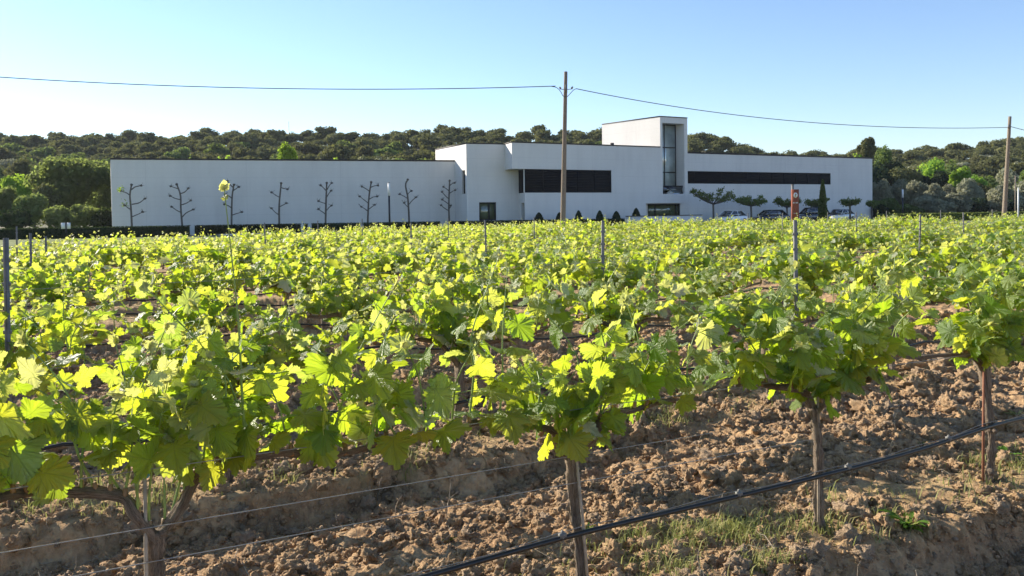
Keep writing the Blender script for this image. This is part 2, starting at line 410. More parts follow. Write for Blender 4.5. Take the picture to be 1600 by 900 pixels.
def m_ground():
    # soil in the vineyard, dry grass beyond it
    m = NT('ground_soil_and_grass'); p = m.pos()
    a = m.noise(1.3, 6, p, .6); b = m.noise(20, 6, p, .68); c = m.noise(90, 4, p, .7)
    kk = m.math('ADD', m.math('MULTIPLY', a, .45), m.math('MULTIPLY', b, .55))
    col = m.ramp(kk, [(.33, (.20, .122, .07)), (.47, (.38, .24, .13)), (.60, (.54, .365, .205)), (.74, (.63, .475, .30))])
    peb = m.n('ShaderNodeTexVoronoi'); peb.inputs['Scale'].default_value = 38; m.l(p, peb.inputs['Vector'])
    col = m.mix(m.math('MULTIPLY', m.math('LESS_THAN', peb.outputs['Distance'], .17), .45), col, (.36, .32, .27))
    fo = m.attr('field').outputs['Fac']; strip = m.attr('strip').outputs['Fac']
    lit = m.noise(4.5, 5, p, .7)
    lk = m.math('MULTIPLY', strip, m.math('MULTIPLY', m.math('SUBTRACT', lit, .38), 2.2, clamp=True), clamp=True)
    col = m.mix(m.math('MULTIPLY', lk, .7), col, m.mix(b, (.30, .25, .13), (.17, .19, .06)))
    gr = m.ramp(m.noise(.35, 6, p, .65), [(.3, (.10, .13, .035)), (.5, (.16, .19, .06)), (.7, (.24, .24, .11))])
    col = m.mix(fo, gr, col)
    m.base(col); m.set(Roughness=.95); m.p.inputs['Specular IOR Level'].default_value = .12
    m.bump(m.math('ADD', m.math('MULTIPLY', b, .7), m.math('MULTIPLY', c, .5)), .9, .02)
    return m.m
kq, pq, uq = row_coords(gx, gy)
g.att[('field', 1)] = [(0, field_mask(gx, gy).ravel())]
g.att[('strip', 1)] = [(0, (1 - sst(.2, .42, np.abs(pq - .05))).ravel())]
tag(g.obj('ground', m_ground(), smooth=False), kind='structure')

# gravel drive between the vineyard and the hedge, and the pale kerb line
def sheet(name, poly, z, mat):
    m = MB(); m.add([(x, y, z) for x, y in poly], [tuple(range(len(poly)))]); return tag(m.obj(name, mat), kind='structure')
GRAVEL = m_simple('gravel', (.42, .39, .35), .9, var=.2, scale=3, bump=.3)
ASPH = m_simple('parking_asphalt', (.11, .11, .115), .9, var=.2, scale=2, bump=.2)
sheet('gravel_drive', [(-75, 64.9), (75, 74.2), (75, 75), (-75, 65.5)], .004, GRAVEL)
sheet('parking_ground', [(2, 73.5), (70, 77.5), (70, 106), (46, 104.0), (2, 80)], .004, ASPH)
kb = MB(); prism(kb, [(-75, 65.9), (75, 75.4), (75, 75.6), (-75, 66.1)], 0, .13); tag(kb.obj('kerb', m_simple('kerb_concrete', (.62, .60, .56), .8)), kind='structure')

# ------------------------------------------------------------------ hill
def hor(px): return HOR - ROLL * (px - CX)
TOP = [(-400, 216), (0, 213), (150, 213), (250, 209), (330, 204), (420, 209), (540, 209), (620, 207), (700, 197), (740, 204), (800, 207), (930, 210), (1000, 212), (1080, 208), (1110, 210), (1160, 218), (1210, 236), (1260, 231), (1320, 232), (1380, 228), (1500, 228), (1570, 216), (1700, 210), (2100, 214)]
HR, HS = 240.0, 118.0
def hill_z(x, y):
    x = np.asarray(x, float); y = np.asarray(y, float)
    px = CX + FPX * x / np.maximum(y, 1)
    tp = np.interp(px, [a for a, b in TOP], [b for a, b in TOP])
    E = (HOR - ROLL * (px - CX) - (tp + 24)) / FPX * HR + CAMH
    t = np.clip((y - HS) / (HR - HS), 0, 1.0)
    z = E * (t ** 1.15) - 8 * np.clip((y - HR) / 120, 0, 3)
    return z + (fbm(x * .03, y * .03, 3, 4) - .45) * 3 * t - .02 * (t <= 0)
hx = np.linspace(-330, 330, 220); hy = np.concatenate([np.linspace(HS, HR + 10, 90), np.linspace(HR + 14, 520, 30)])
HX, HY = np.meshgrid(hx, hy, indexing='ij')
HX2 = HX * (.75 + HY / 500)
HZ = hill_z(HX2, HY); HZ[:, 0] = -.3
i = np.arange(len(hx) - 1)[:, None] * len(hy); k = np.arange(len(hy) - 1)[None, :]
hf = np.stack([i + k, i + len(hy) + k, i + len(hy) + k + 1, i + k + 1], 2).reshape(-1, 4)
hm = MB(); hm.add(np.stack([HX2, HY, HZ], 2).reshape(-1, 3), hf)
hmat = NT('hill_scrub'); hmat.base(hmat.ramp(hmat.noise(.12, 7, hmat.pos(), .65), [(.35, (.05, .06, .03)), (.5, (.10, .10, .05)), (.62, (.17, .16, .08)), (.72, (.24, .19, .12))])); hmat.set(Roughness=1.0)
tag(hm.obj('hill', hmat.m, smooth=True), kind='structure')

# ------------------------------------------------------------------ trees
def crown(mb, rng, w, h, zc, nlobe, nleaf, ls, core=True, flat=.8, tone0=.0, squash=1.0):
    """leaf clumps through a lumpy crown of width w and height h centred at height zc"""
    L = []
    for q in range(nlobe):
        if q == 0: c = np.array([0, 0, zc]); r = np.array([w * .32, w * .32, h * .36])
        else:
            a = rng.rand() * 2 * math.pi; e = rng.uniform(-.55, 1.0); rad = math.sqrt(max(0, 1 - e * e * .8))
            c = np.array([math.cos(a) * rad * w * .31, math.sin(a) * rad * w * .31, zc + e * h * .31])
            s = rng.uniform(.55, 1.05); r = np.array([w * .21, w * .21, h * .21 * flat]) * s
        L.append((c, r))
    vol = np.array([r.prod() ** (2 / 3) for c, r in L]); cnt = np.maximum(3, (vol / vol.sum() * nleaf)).astype(int)
    for (c, r), n in zip(L, cnt):
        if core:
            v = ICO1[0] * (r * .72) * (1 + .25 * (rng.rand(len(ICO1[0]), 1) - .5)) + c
            mb.add(v, ICO1[1], 0, tone=np.full(len(v), .05))  # dark solid core added inside each lobe to block light
        d = rng.normal(size=(n, 3)); d /= np.linalg.norm(d, axis=1)[:, None]
        rad = rng.uniform(.70, 1.12, (n, 1)); ctr = c + d * r * rad
        nn = d + rng.normal(size=(n, 3)) * .55; nn /= np.linalg.norm(nn, axis=1)[:, None]
        a = np.cross(nn, rng.normal(size=(n, 3))); a /= np.linalg.norm(a, axis=1)[:, None]; b = np.cross(nn, a)
        s = ls * rng.uniform(.6, 1.4, (n, 1)); s2 = s * rng.uniform(.45, .8, (n, 1))
        v = np.stack([ctr - a * s, ctr - b * s2 + nn * s * .15, ctr + a * s, ctr + b * s2 + nn * s * .15], 1).reshape(-1, 3)
        f = np.arange(n * 4).reshape(n, 4)
        tn = np.clip(rng.rand() * .4 + tone0 + rng.rand(n) * .5 + .15 * d[:, 2] * 0, 0, 1)
        mb.add(v, f, 0, tone=np.repeat(tn, 4))
def tree_meshes(seed, w, h, nlobe, nleaf, ls, fm, trunk_h=.3, cw=1.0):
    rng = np.random.RandomState(seed); cb = MB()
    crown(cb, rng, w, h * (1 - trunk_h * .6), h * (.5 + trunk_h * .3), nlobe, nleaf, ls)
    tb = MB(); tw = h * .03
    top = np.array([rng.uniform(-.1, .1) * w, rng.uniform(-.1, .1) * w, h * .65])
    tube(tb, smooth_path([(0, 0, -.5), (tw, 0, h * .2), top * .6 + [0, 0, 0], top], 8), np.linspace(tw * 1.1, tw * .35, 8), 7, noise=.1, rng=rng)
    for q in range(4):
        a = rng.rand() * 6.28; s = np.array([top[0] * .6, top[1] * .6, h * rng.uniform(.28, .42)]); e = s + np.array([math.cos(a) * w * .28, math.sin(a) * w * .28, h * .22])
        tube(tb, smooth_path([s, (s + e) / 2 + [0, 0, h * .03], e], 5), np.linspace(tw * .5, tw * .15, 5), 5)
    return tb.mesh('trunk', TBARK, True), cb.mesh('crown', fm)
def place_tree(name, meshes, loc, rz, sc, label, cat, group=None):
    t = empty(name, loc, rz); t.scale = sc; tag(t, label, cat, group)
    link_mesh('trunk', meshes[0], t); link_mesh('crown', meshes[1], t); return t
oaks = [tree_meshes(100 + q, 7.2, 6.2, 9, 1100, .30, F_OAK, .25) for q in range(6)]
greys = [tree_meshes(140 + q, 6.5, 5.2, 9, 1000, .28, F_GREY, .2) for q in range(3)]
mids = [tree_meshes(160 + q, 7.0, 6.2, 9, 1100, .28, F_MID, .2) for q in range(3)]
ROOF = [(-50, 352), (174, 352), (175, 256), (711, 256), (715, 234), (940, 234), (941, 196), (1075, 196), (1076, 244), (1363, 256), (1364, 352), (1700, 352)]
rng = np.random.RandomState(5)
cand = []; pts = []
for q in range(16000):
    y = rng.uniform(135, HR + 6); x = rng.uniform(-.70, .70) * y
    px, py = proj(x, y, float(hill_z(x, y)) + 6.0)
    if px < -40 or px > 1640: continue
    if py > np.interp(px, [a for a, b in ROOF], [b for a, b in ROOF]): continue
    # a clearing on the slope right of the tower
    if 1075 < px < 1230 and y < 215: continue
    if px > 1370 and rng.rand() < .25: continue
    md = 4.9 if y > 190 else 5.4
    ok = True
    for (a, b) in pts:
        if (a - x) ** 2 + (b - y) ** 2 < md * md: ok = False; break
    if ok: pts.append((x, y))
pts.sort(key=lambda p: p[1])
print('hill trees', len(pts))
hillv = []
rest = MB()
def mesh_np(me):
    n = len(me.vertices); v = np.zeros(n * 3, np.float32); me.vertices.foreach_get('co', v)
    l = np.zeros(len(me.loops), np.int32); me.loops.foreach_get('vertex_index', l)
    s = np.zeros(len(me.polygons), np.int32); me.polygons.foreach_get('loop_total', s)
    t = np.zeros(n, np.float32)
    if 'tone' in me.attributes: me.attributes['tone'].data.foreach_get('value', t)
    return v.reshape(-1, 3).astype(float), l, s, t
oak_np = [mesh_np(m[1]) for m in oaks]
NIND = 290
order = list(range(len(pts)))
for q in order:
    x, y = pts[q]; z = float(hill_z(x, y)); px = CX + FPX * x / y
    s = rng.uniform(.72, 1.12); sz = s * rng.uniform(.85, 1.15)
    if rng.rand() < .06 and 500 < px < 760: s *= 1.15; sz *= 1.3
    if px > 1160: sz *= .85
    r = rng.rand(); rz = rng.rand() * 6.28
    if q < NIND:
        if (px > 1365 and r < .45) or r < .10: ms, lab = greys[q % 3], 'grey green scrub oak on the wooded hillside behind the building'
        elif r < .28: ms, lab = mids[q % 3], 'olive green rounded tree on the wooded hillside behind the building'
        else: ms, lab = oaks[q % 6], 'dark evergreen oak on the wooded hillside behind the building'
        place_tree('oak_tree', ms, (x, y, z - .3), rz, (s, s, sz), lab, 'tree', 'trees on the wooded hillside')
    else:
        v, l, sz_, t = oak_np[q % 6]; ca, sa = math.cos(rz), math.sin(rz)
        vv = (v * [s, s, sz]) @ np.array([[ca, sa, 0], [-sa, ca, 0], [0, 0, 1]]) + [x, y, z - .3]
        tone = np.clip(t + rng.uniform(-.2, .4), 0, 1)
        off = rest.n; rest.v.append(vv); rest.l.append(l + off); rest.sz.append(sz_); rest.mi.append(np.zeros(len(sz_), int)); rest.att.setdefault(('tone', 1), []).append((off, tone)); rest.n += len(vv)
if rest.n: tag(rest.obj('far_woodland', F_OAK), 'dark evergreen woodland covering the top of the ridge', 'woodland', kind='stuff')

def at_tree(name, px, top, d, wpx, fm, label, cat, base_z=None, nl=11, nleaf=2600, ls=.2, trunk=.2, seed=None, group=None):
    zt = P(px, top, d).z; zb = 0.0 if base_z is None else base_z; h = zt - zb; wd = wpx / FPX * d
    ms = tree_meshes(seed or int(px * 7 + top), wd, h, nl, nleaf, ls, fm, trunk)
    p = P(px, hor(px), d)
    return place_tree(name, ms, (p.x, d, zb), 0, (1, 1, 1), label, cat, group)
# left thicket
at_tree('evergreen_tree', 112, 236, 92, 128, F_BIG, 'large round evergreen tree beside the left end of the building', 'tree', nl=16, nleaf=9000, ls=.2)
at_tree('evergreen_tree', 155, 246, 100, 70, F_BIG, 'green tree tucked behind the left end of the long wall', 'tree', nleaf=4000)
at_tree('leafy_tree', 30, 262, 96, 60, F_GREEN, 'bright yellow green tree left of the large round evergreen', 'tree', nleaf=4000, ls=.16)
at_tree('evergreen_tree', 28, 240, 120, 62, F_OAK, 'small dark round tree above the bright tree at left edge', 'tree', nleaf=3000)
at_tree('evergreen_tree', -30, 236, 105, 90, F_OAK, 'dark tree at the far left edge of the thicket', 'tree', nleaf=3500)
for q, (px, tp, d, wp, fm, lb) in enumerate([
        (8, 288, 84, 60, F_BIG, 'yellow green bush at the left edge behind the hedge'), (52, 296, 83, 56, F_BIG, 'low dark green bush under the bright tree'),
        (92, 316, 80, 52, F_BIG, 'low bush in front of the large round evergreen'), (132, 314, 80, 58, F_BIG, 'light green low bush near the left wall end'),
        (162, 322, 79, 40, F_HEDGE, 'dark low bush touching the left wall end'), (75, 280, 88, 50, F_OAK, 'dark bush between bright tree and large evergreen'), (-25, 300, 82, 56, F_BIG, 'green bush cut by the left picture edge'), (24, 322, 78, 52, F_HEDGE, 'dark bush low behind the two-pane sign')]):
    at_tree('bush', px, tp, d, wp, fm, lb, 'bush', nleaf=2600, ls=.15, trunk=.05)
# trees showing over the left roof
at_tree('leafy_tree', 449, 214, 104, 46, F_GREEN, 'bright green tree rising above the long left roof', 'tree', nleaf=3500, ls=.15)
at_tree('leafy_tree', 523, 234, 102, 27, F_GREEN, 'small bright green tree top above the left roof', 'tree', nleaf=2000, ls=.13)
for px, tp, wp, fm, lb in [(350, 236, 34, F_GREEN, 'pale yellow green bush top over the left roof'), (302, 242, 20, F_MID, 'tiny green bush top over the left roof'), (570, 236, 30, F_GREY, 'grey bush top right of the small bright tree'), (592, 236, 34, F_GREY, 'olive bush top over the middle of the left roof'),
                           (612, 240, 24, F_GREY, 'smaller olive bush top over the left roof'), (638, 243, 24, F_GREY, 'low grey bush top over the right part of the left roof'), (662, 243, 36, F_GREEN, 'wide yellow green bush top near the middle block')]:
    at_tree('bush', px, tp, 106, wp, fm, lb, 'bush', nleaf=1600, ls=.16)
# right thicket
OL = ['first', 'second', 'third', 'fourth', 'fifth', 'sixth', 'seventh', 'eighth', 'ninth', 'tenth', 'eleventh', 'twelfth', 'thirteenth', 'fourteenth', 'fifteenth', 'sixteenth', 'seventeenth']
for px, tp, d, wp, fm, nm, lb in [
        (1354, 211, 122, 30, F_OAK, 'pine_tree', 'tall dark tree head above the right end of the roof'), (1362, 236, 119, 80, F_DARK, 'evergreen_tree', 'broad dark tree behind the right end of the building'),
        (1338, 228, 117, 44, F_GREEN, 'leafy_tree', 'yellow green tree left of the tall dark head'), (1380, 220, 126, 40, F_MID, 'leafy_tree', 'green tree right of the tall dark head'),
        (1392, 244, 122, 70, F_DARK, 'evergreen_tree', 'dark evergreen right of the building end'), (1412, 252, 117, 56, F_OAK, 'evergreen_tree', 'dark tree between the building and the bright green tree'),
        (1452, 240, 128, 70, F_GREEN, 'leafy_tree', 'bright green tree in the right thicket'), (1432, 262, 121, 56, F_DARK, 'evergreen_tree', 'dark tree below the bright green tree'),
        (1478, 262, 120, 56, F_DARK, 'evergreen_tree', 'dark tree right of the bright green tree'), (1488, 240, 135, 44, F_MID, 'leafy_tree', 'mid green tree behind the bright green tree'),
        (1500, 256, 117, 46, F_GREEN, 'leafy_tree', 'second bright green tree farther right'), (1523, 266, 118, 40, F_GREEN, 'leafy_tree', 'small bright green tree right of the second bright one'),
        (1545, 268, 122, 44, F_MID, 'leafy_tree', 'mid green tree near the right utility pole'), (1577, 258, 125, 50, F_GREY, 'leafy_tree', 'grey green tree behind the right utility pole'), (1612, 262, 120, 50, F_MID, 'leafy_tree', 'green tree cut by the right picture edge')]:
    at_tree(nm, px, tp, d, wp, fm, lb, 'tree', nleaf=3200, ls=.2, trunk=.12, base_z=(7.5 if tp == 211 else None))
for q, (px, tp, d, wp, fm) in enumerate([(1380, 276, 112, 40, F_GREY), (1404, 276, 114, 38, F_GREY), (1388, 306, 109, 44, F_MID), (1432, 280, 110, 44, F_GREY), (1460, 282, 108, 46, F_GREY), (1482, 282, 111, 40, F_GREY), (1440, 302, 105, 42, F_GREY), (1512, 277, 109, 44, F_GREY), (1497, 296, 104, 40, F_GREY),
                                         (1534, 284, 112, 38, F_OAK), (1562, 286, 104, 40, F_GREY), (1600, 276, 104, 40, F_GREY), (1420, 318, 104, 44, F_MID), (1470, 310, 103, 46, F_GREY), (1528, 306, 105, 46, F_DARK), (1585, 308, 108, 50, F_DARK), (1372, 318, 106, 34, F_DARK)]):
    at_tree('olive_tree', px, tp, d, wp, fm, ('silvery olive tree in the grove, %s one listed from the building outwards' % OL[q]) if fm is F_GREY else ('dark round shrub low among the silvery olive trees, %s patch from the building' % OL[q]), 'tree', nleaf=3000, ls=.16, trunk=.1, group='olive grove right of the building')

# ------------------------------------------------------------------ building
B = empty('winery_building', (0, 0, 0)); tag(B, 'long pale rendered winery with dark window bands and a square tower', 'building')
def part(mb, name, mat, parent=B, smooth=False, label=None):
    o = mb.obj(name, mat, parent, smooth)
    if label: o['label'] = label
    return o
def xy(px, d): p = P(px, hor(px), d); return (p.x, p.y)
def zat(px, py, d): return P(px, py, d).z
def wall_open(mb, a, b, z0, z1, ops=(), depth=.25, mi=0, flip=False):
    """wall face from a to b (outside on the right hand when walking a->b); ops=(s0,s1,zlo,zhi) in metres along the wall; reveals go inward"""
    a = np.array(a); b = np.array(b); L = np.linalg.norm(b - a); u = (b - a) / L; inw = np.array([-u[1], u[0]])
    S = sorted({0, L} | {s for o in ops for s in o[:2]}); Z = sorted({z0, z1} | {s for o in ops for s in o[2:4]})
    def pt(s, z, dd=0): q = a + u * s + inw * dd; return (q[0], q[1], z)
    for i in range(len(S) - 1):
        for j in range(len(Z) - 1):
            cs, cz = (S[i] + S[i + 1]) / 2, (Z[j] + Z[j + 1]) / 2
            if any(o[0] < cs < o[1] and o[2] < cz < o[3] for o in ops): continue
            mb.add([pt(S[i], Z[j]), pt(S[i + 1], Z[j]), pt(S[i + 1], Z[j + 1]), pt(S[i], Z[j + 1])], [(0, 1, 2, 3)], mi)
    for s0, s1, l, h in [o[:4] for o in ops]:
        for p, q in (((s0, l), (s0, h)), ((s0, h), (s1, h)), ((s1, h), (s1, l)), ((s1, l), (s0, l))):
            mb.add([pt(*p), pt(*q), pt(*q, depth), pt(*p, depth)], [(0, 1, 2, 3)], mi)
    return u, inw
def s_of(a, b, px):
    """distance along a->b where the line passes photo column px"""
    r = (px - CX) / FPX; a = np.array(a); b = np.array(b); u = (b - a) / np.linalg.norm(b - a)
    # include the small roll: solve at mid height
    return float((r * a[1] - a[0]) / (u[0] - r * u[1]))
def coping(mb, pts, z, wdt=.34, hgt=.12):
    for p, q in zip(pts[:-1], pts[1:]):
        p = np.array(p); q = np.array(q); L = np.linalg.norm(q - p); c = (p + q) / 2; ang = math.atan2(q[1] - p[1], q[0] - p[0])
        u = (q - p) / L; inw = np.array([-u[1], u[0]]); c = c + inw * (wdt / 2 - .04)
        box(mb, (c[0], c[1], z + hgt / 2 + .003), (L + .02, wdt, hgt), ang)
def window(parent, a, u, inw, s0, s1, z0, z1, depth, vs=(), hs=(), glass=GLASS, fr=.09, label=None):
    """frame (part) with a pane (sub-part) set back in an opening"""
    f = MB(); ang = math.atan2(u[1], u[0]); a = np.array(a)
    def bar(sa, sb, za, zb, dd, th):
        c = a + u * (sa + sb) / 2 + inw * dd; box(f, (c[0], c[1], (za + zb) / 2), (abs(sb - sa), th, abs(zb - za)), ang)
    e = .004
    bar(s0 + e, s0 + fr, z0 + e, z1 - e, depth - .06, .10); bar(s1 - fr, s1 - e, z0 + e, z1 - e, depth - .06, .10)
    bar(s0 + fr, s1 - fr, z0 + e, z0 + fr, depth - .06, .096); bar(s0 + fr, s1 - fr, z1 - fr, z1 - e, depth - .06, .096)
    for s in vs: bar(s - fr / 2, s + fr / 2, z0 + fr, z1 - fr, depth - .06, .092)
    for h in hs: bar(s0 + fr, s1 - fr, h - fr / 2, h + fr / 2, depth - .06, .088)
    fo = part(f, 'window', FRAME, parent, label=label)
    g_ = MB(); c = a + u * (s0 + s1) / 2 + inw * (depth + .0); box(g_, (c[0], c[1], (z0 + z1) / 2), (s1 - s0 - .01, .02, z1 - z0 - .01), ang)
    g_.obj('pane', glass, fo); return fo

h2 = 6.7 + CAMH
c_m0 = xy(730, 79.4); c_far = xy(682, 86.9); c_790 = xy(790, 80.9)
f0 = np.array(xy(801, 78.7)); f1 = np.array(xy(1075, 89.3)); fu = (f1 - f0) / np.linalg.norm(f1 - f0); finw = np.array([-fu[1], fu[0]])
z_left = zat(711, 251.5, 82.2)
# left long block
la = np.array(xy(175, 72.7)); lb = np.array(xy(711.5, 82.1))
zl = (zat(175, 250.5, la[1]) + z_left) / 2
mb = MB(); wall_open(mb, la, lb, -.2, zl)
sdv = np.array([-.44, .9]) * 24; lback = la + sdv
wall_open(mb, lback, la, -.2, zl)
rb = np.array(c_far) + np.array([0.2, 12.0])
mb.add([(*la, zl - .25), (*lb, zl - .25), (*rb, zl - .25), (*lback, zl - .25)], [(0, 1, 2, 3)])
wall_open(mb, rb, lback, -.2, zl)
part(mb, 'wall', WALL)
cp = MB(); coping(cp, [lback, la, lb], zl, .36, .14); part(cp, 'coping', COPING)
# middle block: side wall with slit, front, facade
m_side0, m_side1 = np.array(c_far), np.array(c_m0)
mb = MB()
s723, s728 = s_of(m_side0, m_side1, 722.8), s_of(m_side0, m_side1, 728.0)
zs0, zs1 = zat(726, 303, 80), zat(726, 266, 80)
u1, i1 = wall_open(mb, m_side0, m_side1, -.2, h2, [(s723, s728, zs0, zs1)], .35)
a2, b2 = m_side1, np.array(c_790)
# continue this front wall to photo column 811 below the overhang
u2 = (b2 - a2) / np.linalg.norm(b2 - a2)
s811 = s_of(a2, b2, 811.5); e811 = a2 + u2 * s811
z_sof = zat(801, 264, 79.2)
wA, wB = s_of(a2, b2, 749.3), s_of(a2, b2, 776)
wz0, wz1 = zat(762, 344.5, 80), zat(762, 316, 80)
_, i2 = wall_open(mb, a2, e811, -.2, z_sof, [(wA, wB, wz0, wz1)], .3)
wall_open(mb, a2, b2, z_sof, h2)
# upper box side (lit) and soffit
wall_open(mb, b2, f0, z_sof, h2)
c821 = f0 + fu * s_of(f0, f1, 821.0)
mb.add([(*b2, z_sof), (*e811, z_sof), (*c821, z_sof), (*f0, z_sof)], [(0, 1, 2, 3)])
part(mb, 'wall', WALL, label='middle block wall with its lit left side')
window(B, m_side0, u1, i1, s723, s728, zs0, zs1, .3, glass=GLASSD, label='narrow slit window in the side wall')
window(B, a2, u2, i2, wA, wB, wz0, wz1, .22, vs=[wA + (wB - wA) * .60], glass=GLASSD, fr=.12, label='square ground floor window')
# facade lower part
sL = s_of(f0, f1, 821.0); s956 = s_of(f0, f1, 956.5); zb0 = zat(821, 301, 79.3)
s1010 = s_of(f0, f1, 1010); s1033 = s_of(f0, f1, 1033); s1075 = float(np.linalg.norm(f1 - f0)); z_rec = zat(1040, 317.5, 88)
s1036, s1070 = s_of(f0, f1, 1036.5), s_of(f0, f1, 1070.5)
zt0, zt1 = zat(1050, 303, 88.2), zat(1050, 192.5, 88.2)
zt_top = zat(1033, 182.5, (f0 + fu * s1033)[1])
mb = MB()
wall_open(mb, f0 + fu * 0, f0 + fu * s1033, z_sof, h2)          # upper strip
wall_open(mb, c821, f0 + fu * s1010, -.2, z_sof, [(0.0, s956 - sL, zb0, z_sof)], .25)
wall_open(mb, f0 + fu * s1010, f0 + fu * s1033, z_rec, z_sof)
sz_l = np.linalg.norm(c821 - e811)
ds0, ds1 = sz_l * .40, sz_l * .88
u3, i3 = wall_open(mb, e811, c821, -.2, zb0, [(ds0, ds1, -.2, zat(818, 317, 80))], .3)
# recess under the tower
r0 = f0 + fu * s1010; BK = 1.25; r0b = r0 + finw * BK; r1b = f1 + finw * BK
wall_open(mb, r0, r0b, -.2, z_rec)      # side facing right
part(mb, 'wall', WALL, label='main facade wall')
# louvre band wrapping the corner
lv = MB()
def louvres(mb, a, u, inw, s0, s1, z0, z1, dep=.1, n=None):
    ang = math.atan2(u[1], u[0]); a = np.array(a); c = a + u * (s0 + s1) / 2 + inw * (dep + .06)
    box(mb, (c[0], c[1], (z0 + z1) / 2), (s1 - s0, .02, z1 - z0), ang)
    n = n or int((z1 - z0) / .16)
    for q in range(n):
        z = z0 + (q + .5) * (z1 - z0) / n; c = a + u * (s0 + s1) / 2 + inw * dep; box(mb, (c[0], c[1], z), (s1 - s0 - .02, .05, (z1 - z0) / n * .72), ang)
    m_ = int((s1 - s0) / 1.9)
    for q in range(m_ + 1):
        s = s0 + .04 + (s1 - s0 - .08) * q / max(1, m_); c = a + u * s + inw * (dep - .03); box(mb, (c[0], c[1], (z0 + z1) / 2), (.06, .06, z1 - z0 - .01), ang)
louvres(lv, f0, fu, finw, sL + .03, s956 - .02, zb0 + .02, z_sof - .02)
part(lv, 'louvre_panel', LOUVRE, label='dark louvred window band left of the tower')
lv = MB(); louvres(lv, e811, u3, i3, .02, sz_l - .02, zb0 + .02, z_sof - .02, .06); part(lv, 'louvre_panel', LOUVRE, label='short louvred return round the corner')
dm = MB(); c = e811 + u3 * (ds0 + ds1) / 2 + i3 * .28; box(dm, (c[0], c[1], (zat(818, 317, 80) - .2) / 2), (ds1 - ds0 - .02, .06, zat(818, 317, 80) + .18), math.atan2(u3[1], u3[0])); dr = part(dm, 'door', GLASSD)
hd = MB(); c = e811 + u3 * (ds1 - .15) + i3 * .22; box(hd, (c[0], c[1], 1.1), (.03, .05, .4), 0); hd.obj('handle', STEEL, dr)
# roof of the middle block
bk = np.array(c_far) + (f1 - np.array(c_far)) * 0 + np.array([16, 14.0])
mb = MB(); rbk = f1 + np.array([-6, 10.5]); tdir0 = np.array(xy(942, 94.6)) - (f0 + fu * s1033)
mb.add([(*c_m0, h2 - .25), (*b2, h2 - .25), (*f0, h2 - .25), (*(f0 + fu * s1033), h2 - .25), (*(f0 + fu * s1033 + tdir0), h2 - .25), (*c_far, h2 - .25)], [(0, 1, 2, 3, 4, 5)])
wall_open(mb, rbk, c_far, -.2, h2); part(mb, 'roof', m_simple('roof_gravel', (.35, .33, .31), .9), label='flat roof of the middle block')
cp = MB(); coping(cp, [c_far, c_m0, b2, f0, f0 + fu * (s1033 - .02)], h2, .32, .11); part(cp, 'coping', COPING)
# tower
tdir = np.array(xy(942, 94.6)) - (f0 + fu * s1033); tl = np.linalg.norm(tdir); tdir = tdir / tl
tA = f0 + fu * s1033; tB = f1; tC = tB + tdir * tl; tD = tA + tdir * tl
mb = MB()
def tower_front(dep):
    # opening with slanted reveals parallel to the tower's side
    S = [s1033, s1036, s1070, s1075]; Z = [z_rec, zt0, zt1, zt_top]
    def pt(s, z, d=0): q = f0 + fu * s + tdir * d; return (q[0], q[1], z)
    for i_ in range(3):
        for j_ in range(3):
            if i_ == 1 and j_ == 1: continue
            mb.add([pt(S[i_], Z[j_]), pt(S[i_ + 1], Z[j_]), pt(S[i_ + 1], Z[j_ + 1]), pt(S[i_], Z[j_ + 1])], [(0, 1, 2, 3)])
    for p, q in (((s1036, zt0), (s1036, zt1)), ((s1036, zt1), (s1070, zt1)), ((s1070, zt1), (s1070, zt0)), ((s1070, zt0), (s1036, zt0))):
        mb.add([pt(*p), pt(*q), pt(*q, dep), pt(*p, dep)], [(0, 1, 2, 3)])
tower_front(1.25)
wall_open(mb, tD, tA, h2 - .6, zt_top); wall_open(mb, tB, tC, z_rec, zt_top); wall_open(mb, tC, tD, h2 - .6, zt_top)
q0 = f0 + fu * s1010
mb.add([(*q0, z_rec), (*f1, z_rec), (*r1b, z_rec), (*r0b, z_rec)], [(0, 1, 2, 3)])
mb.add([(*tA, zt_top - .2), (*tB, zt_top - .2), (*tC, zt_top - .2), (*tD, zt_top - .2)], [(0, 1, 2, 3)])
part(mb, 'tower_wall', WALL)
cp = MB(); coping(cp, [tD, tA, tB, tC], zt_top, .30, .10); part(cp, 'coping', COPING, label='thin dark coping on the tower')
# tower glazing
gofs = f0 + tdir * 1.22; zh1, zh2 = zat(1047, 230, 89), zat(1047, 269, 89)
sv = s1036 + (s1070 - s1036) * .46
window(B, gofs, fu, finw * 0 + tdir * 0 + finw * .0001, s1036, s1070, zt0, zt1, 0.0, vs=[sv], hs=[zh1, zh2], glass=GLASS, fr=.11, label='tall glazing of the tower')
# glass balustrade with pale growth behind the bottom pane
bl = MB(); c = f0 + fu * (s1036 + s1070) / 2 + tdir * .25; box(bl, (c[0], c[1], zt0 + .45), (s1070 - s1036 - .02, .02, .9), math.atan2(fu[1], fu[0]))
gm = NT('clear_glass'); gm.set(Roughness=.02, IOR=1.45); gm.p.inputs['Transmission Weight'].default_value = 1; gm.base((.9, .95, .95)); part(bl, 'balustrade', gm.m)
# right wing
hw = zat(1076, 237.5, r1b[1]); w0 = r0b; dirw = fu; w1 = f0 + finw * BK + fu * s_of(f0 + finw * BK, f1 + finw * BK, 1363.5)
hw = (hw + zat(1362, 249.5, w1[1])) / 2
Lw = float(np.linalg.norm(w1 - w0)); g_a, g_b = s_of(w0, w1, 1012.5), s_of(w0, w1, 1063)
b_a, b_b = s_of(w0, w1, 1072), s_of(w0, w1, 1298.5); zba = zat(1180, 288, 97); zbb = zat(1180, 269.5, 97)
zwz0 = zat(1040, 338, 89.3)
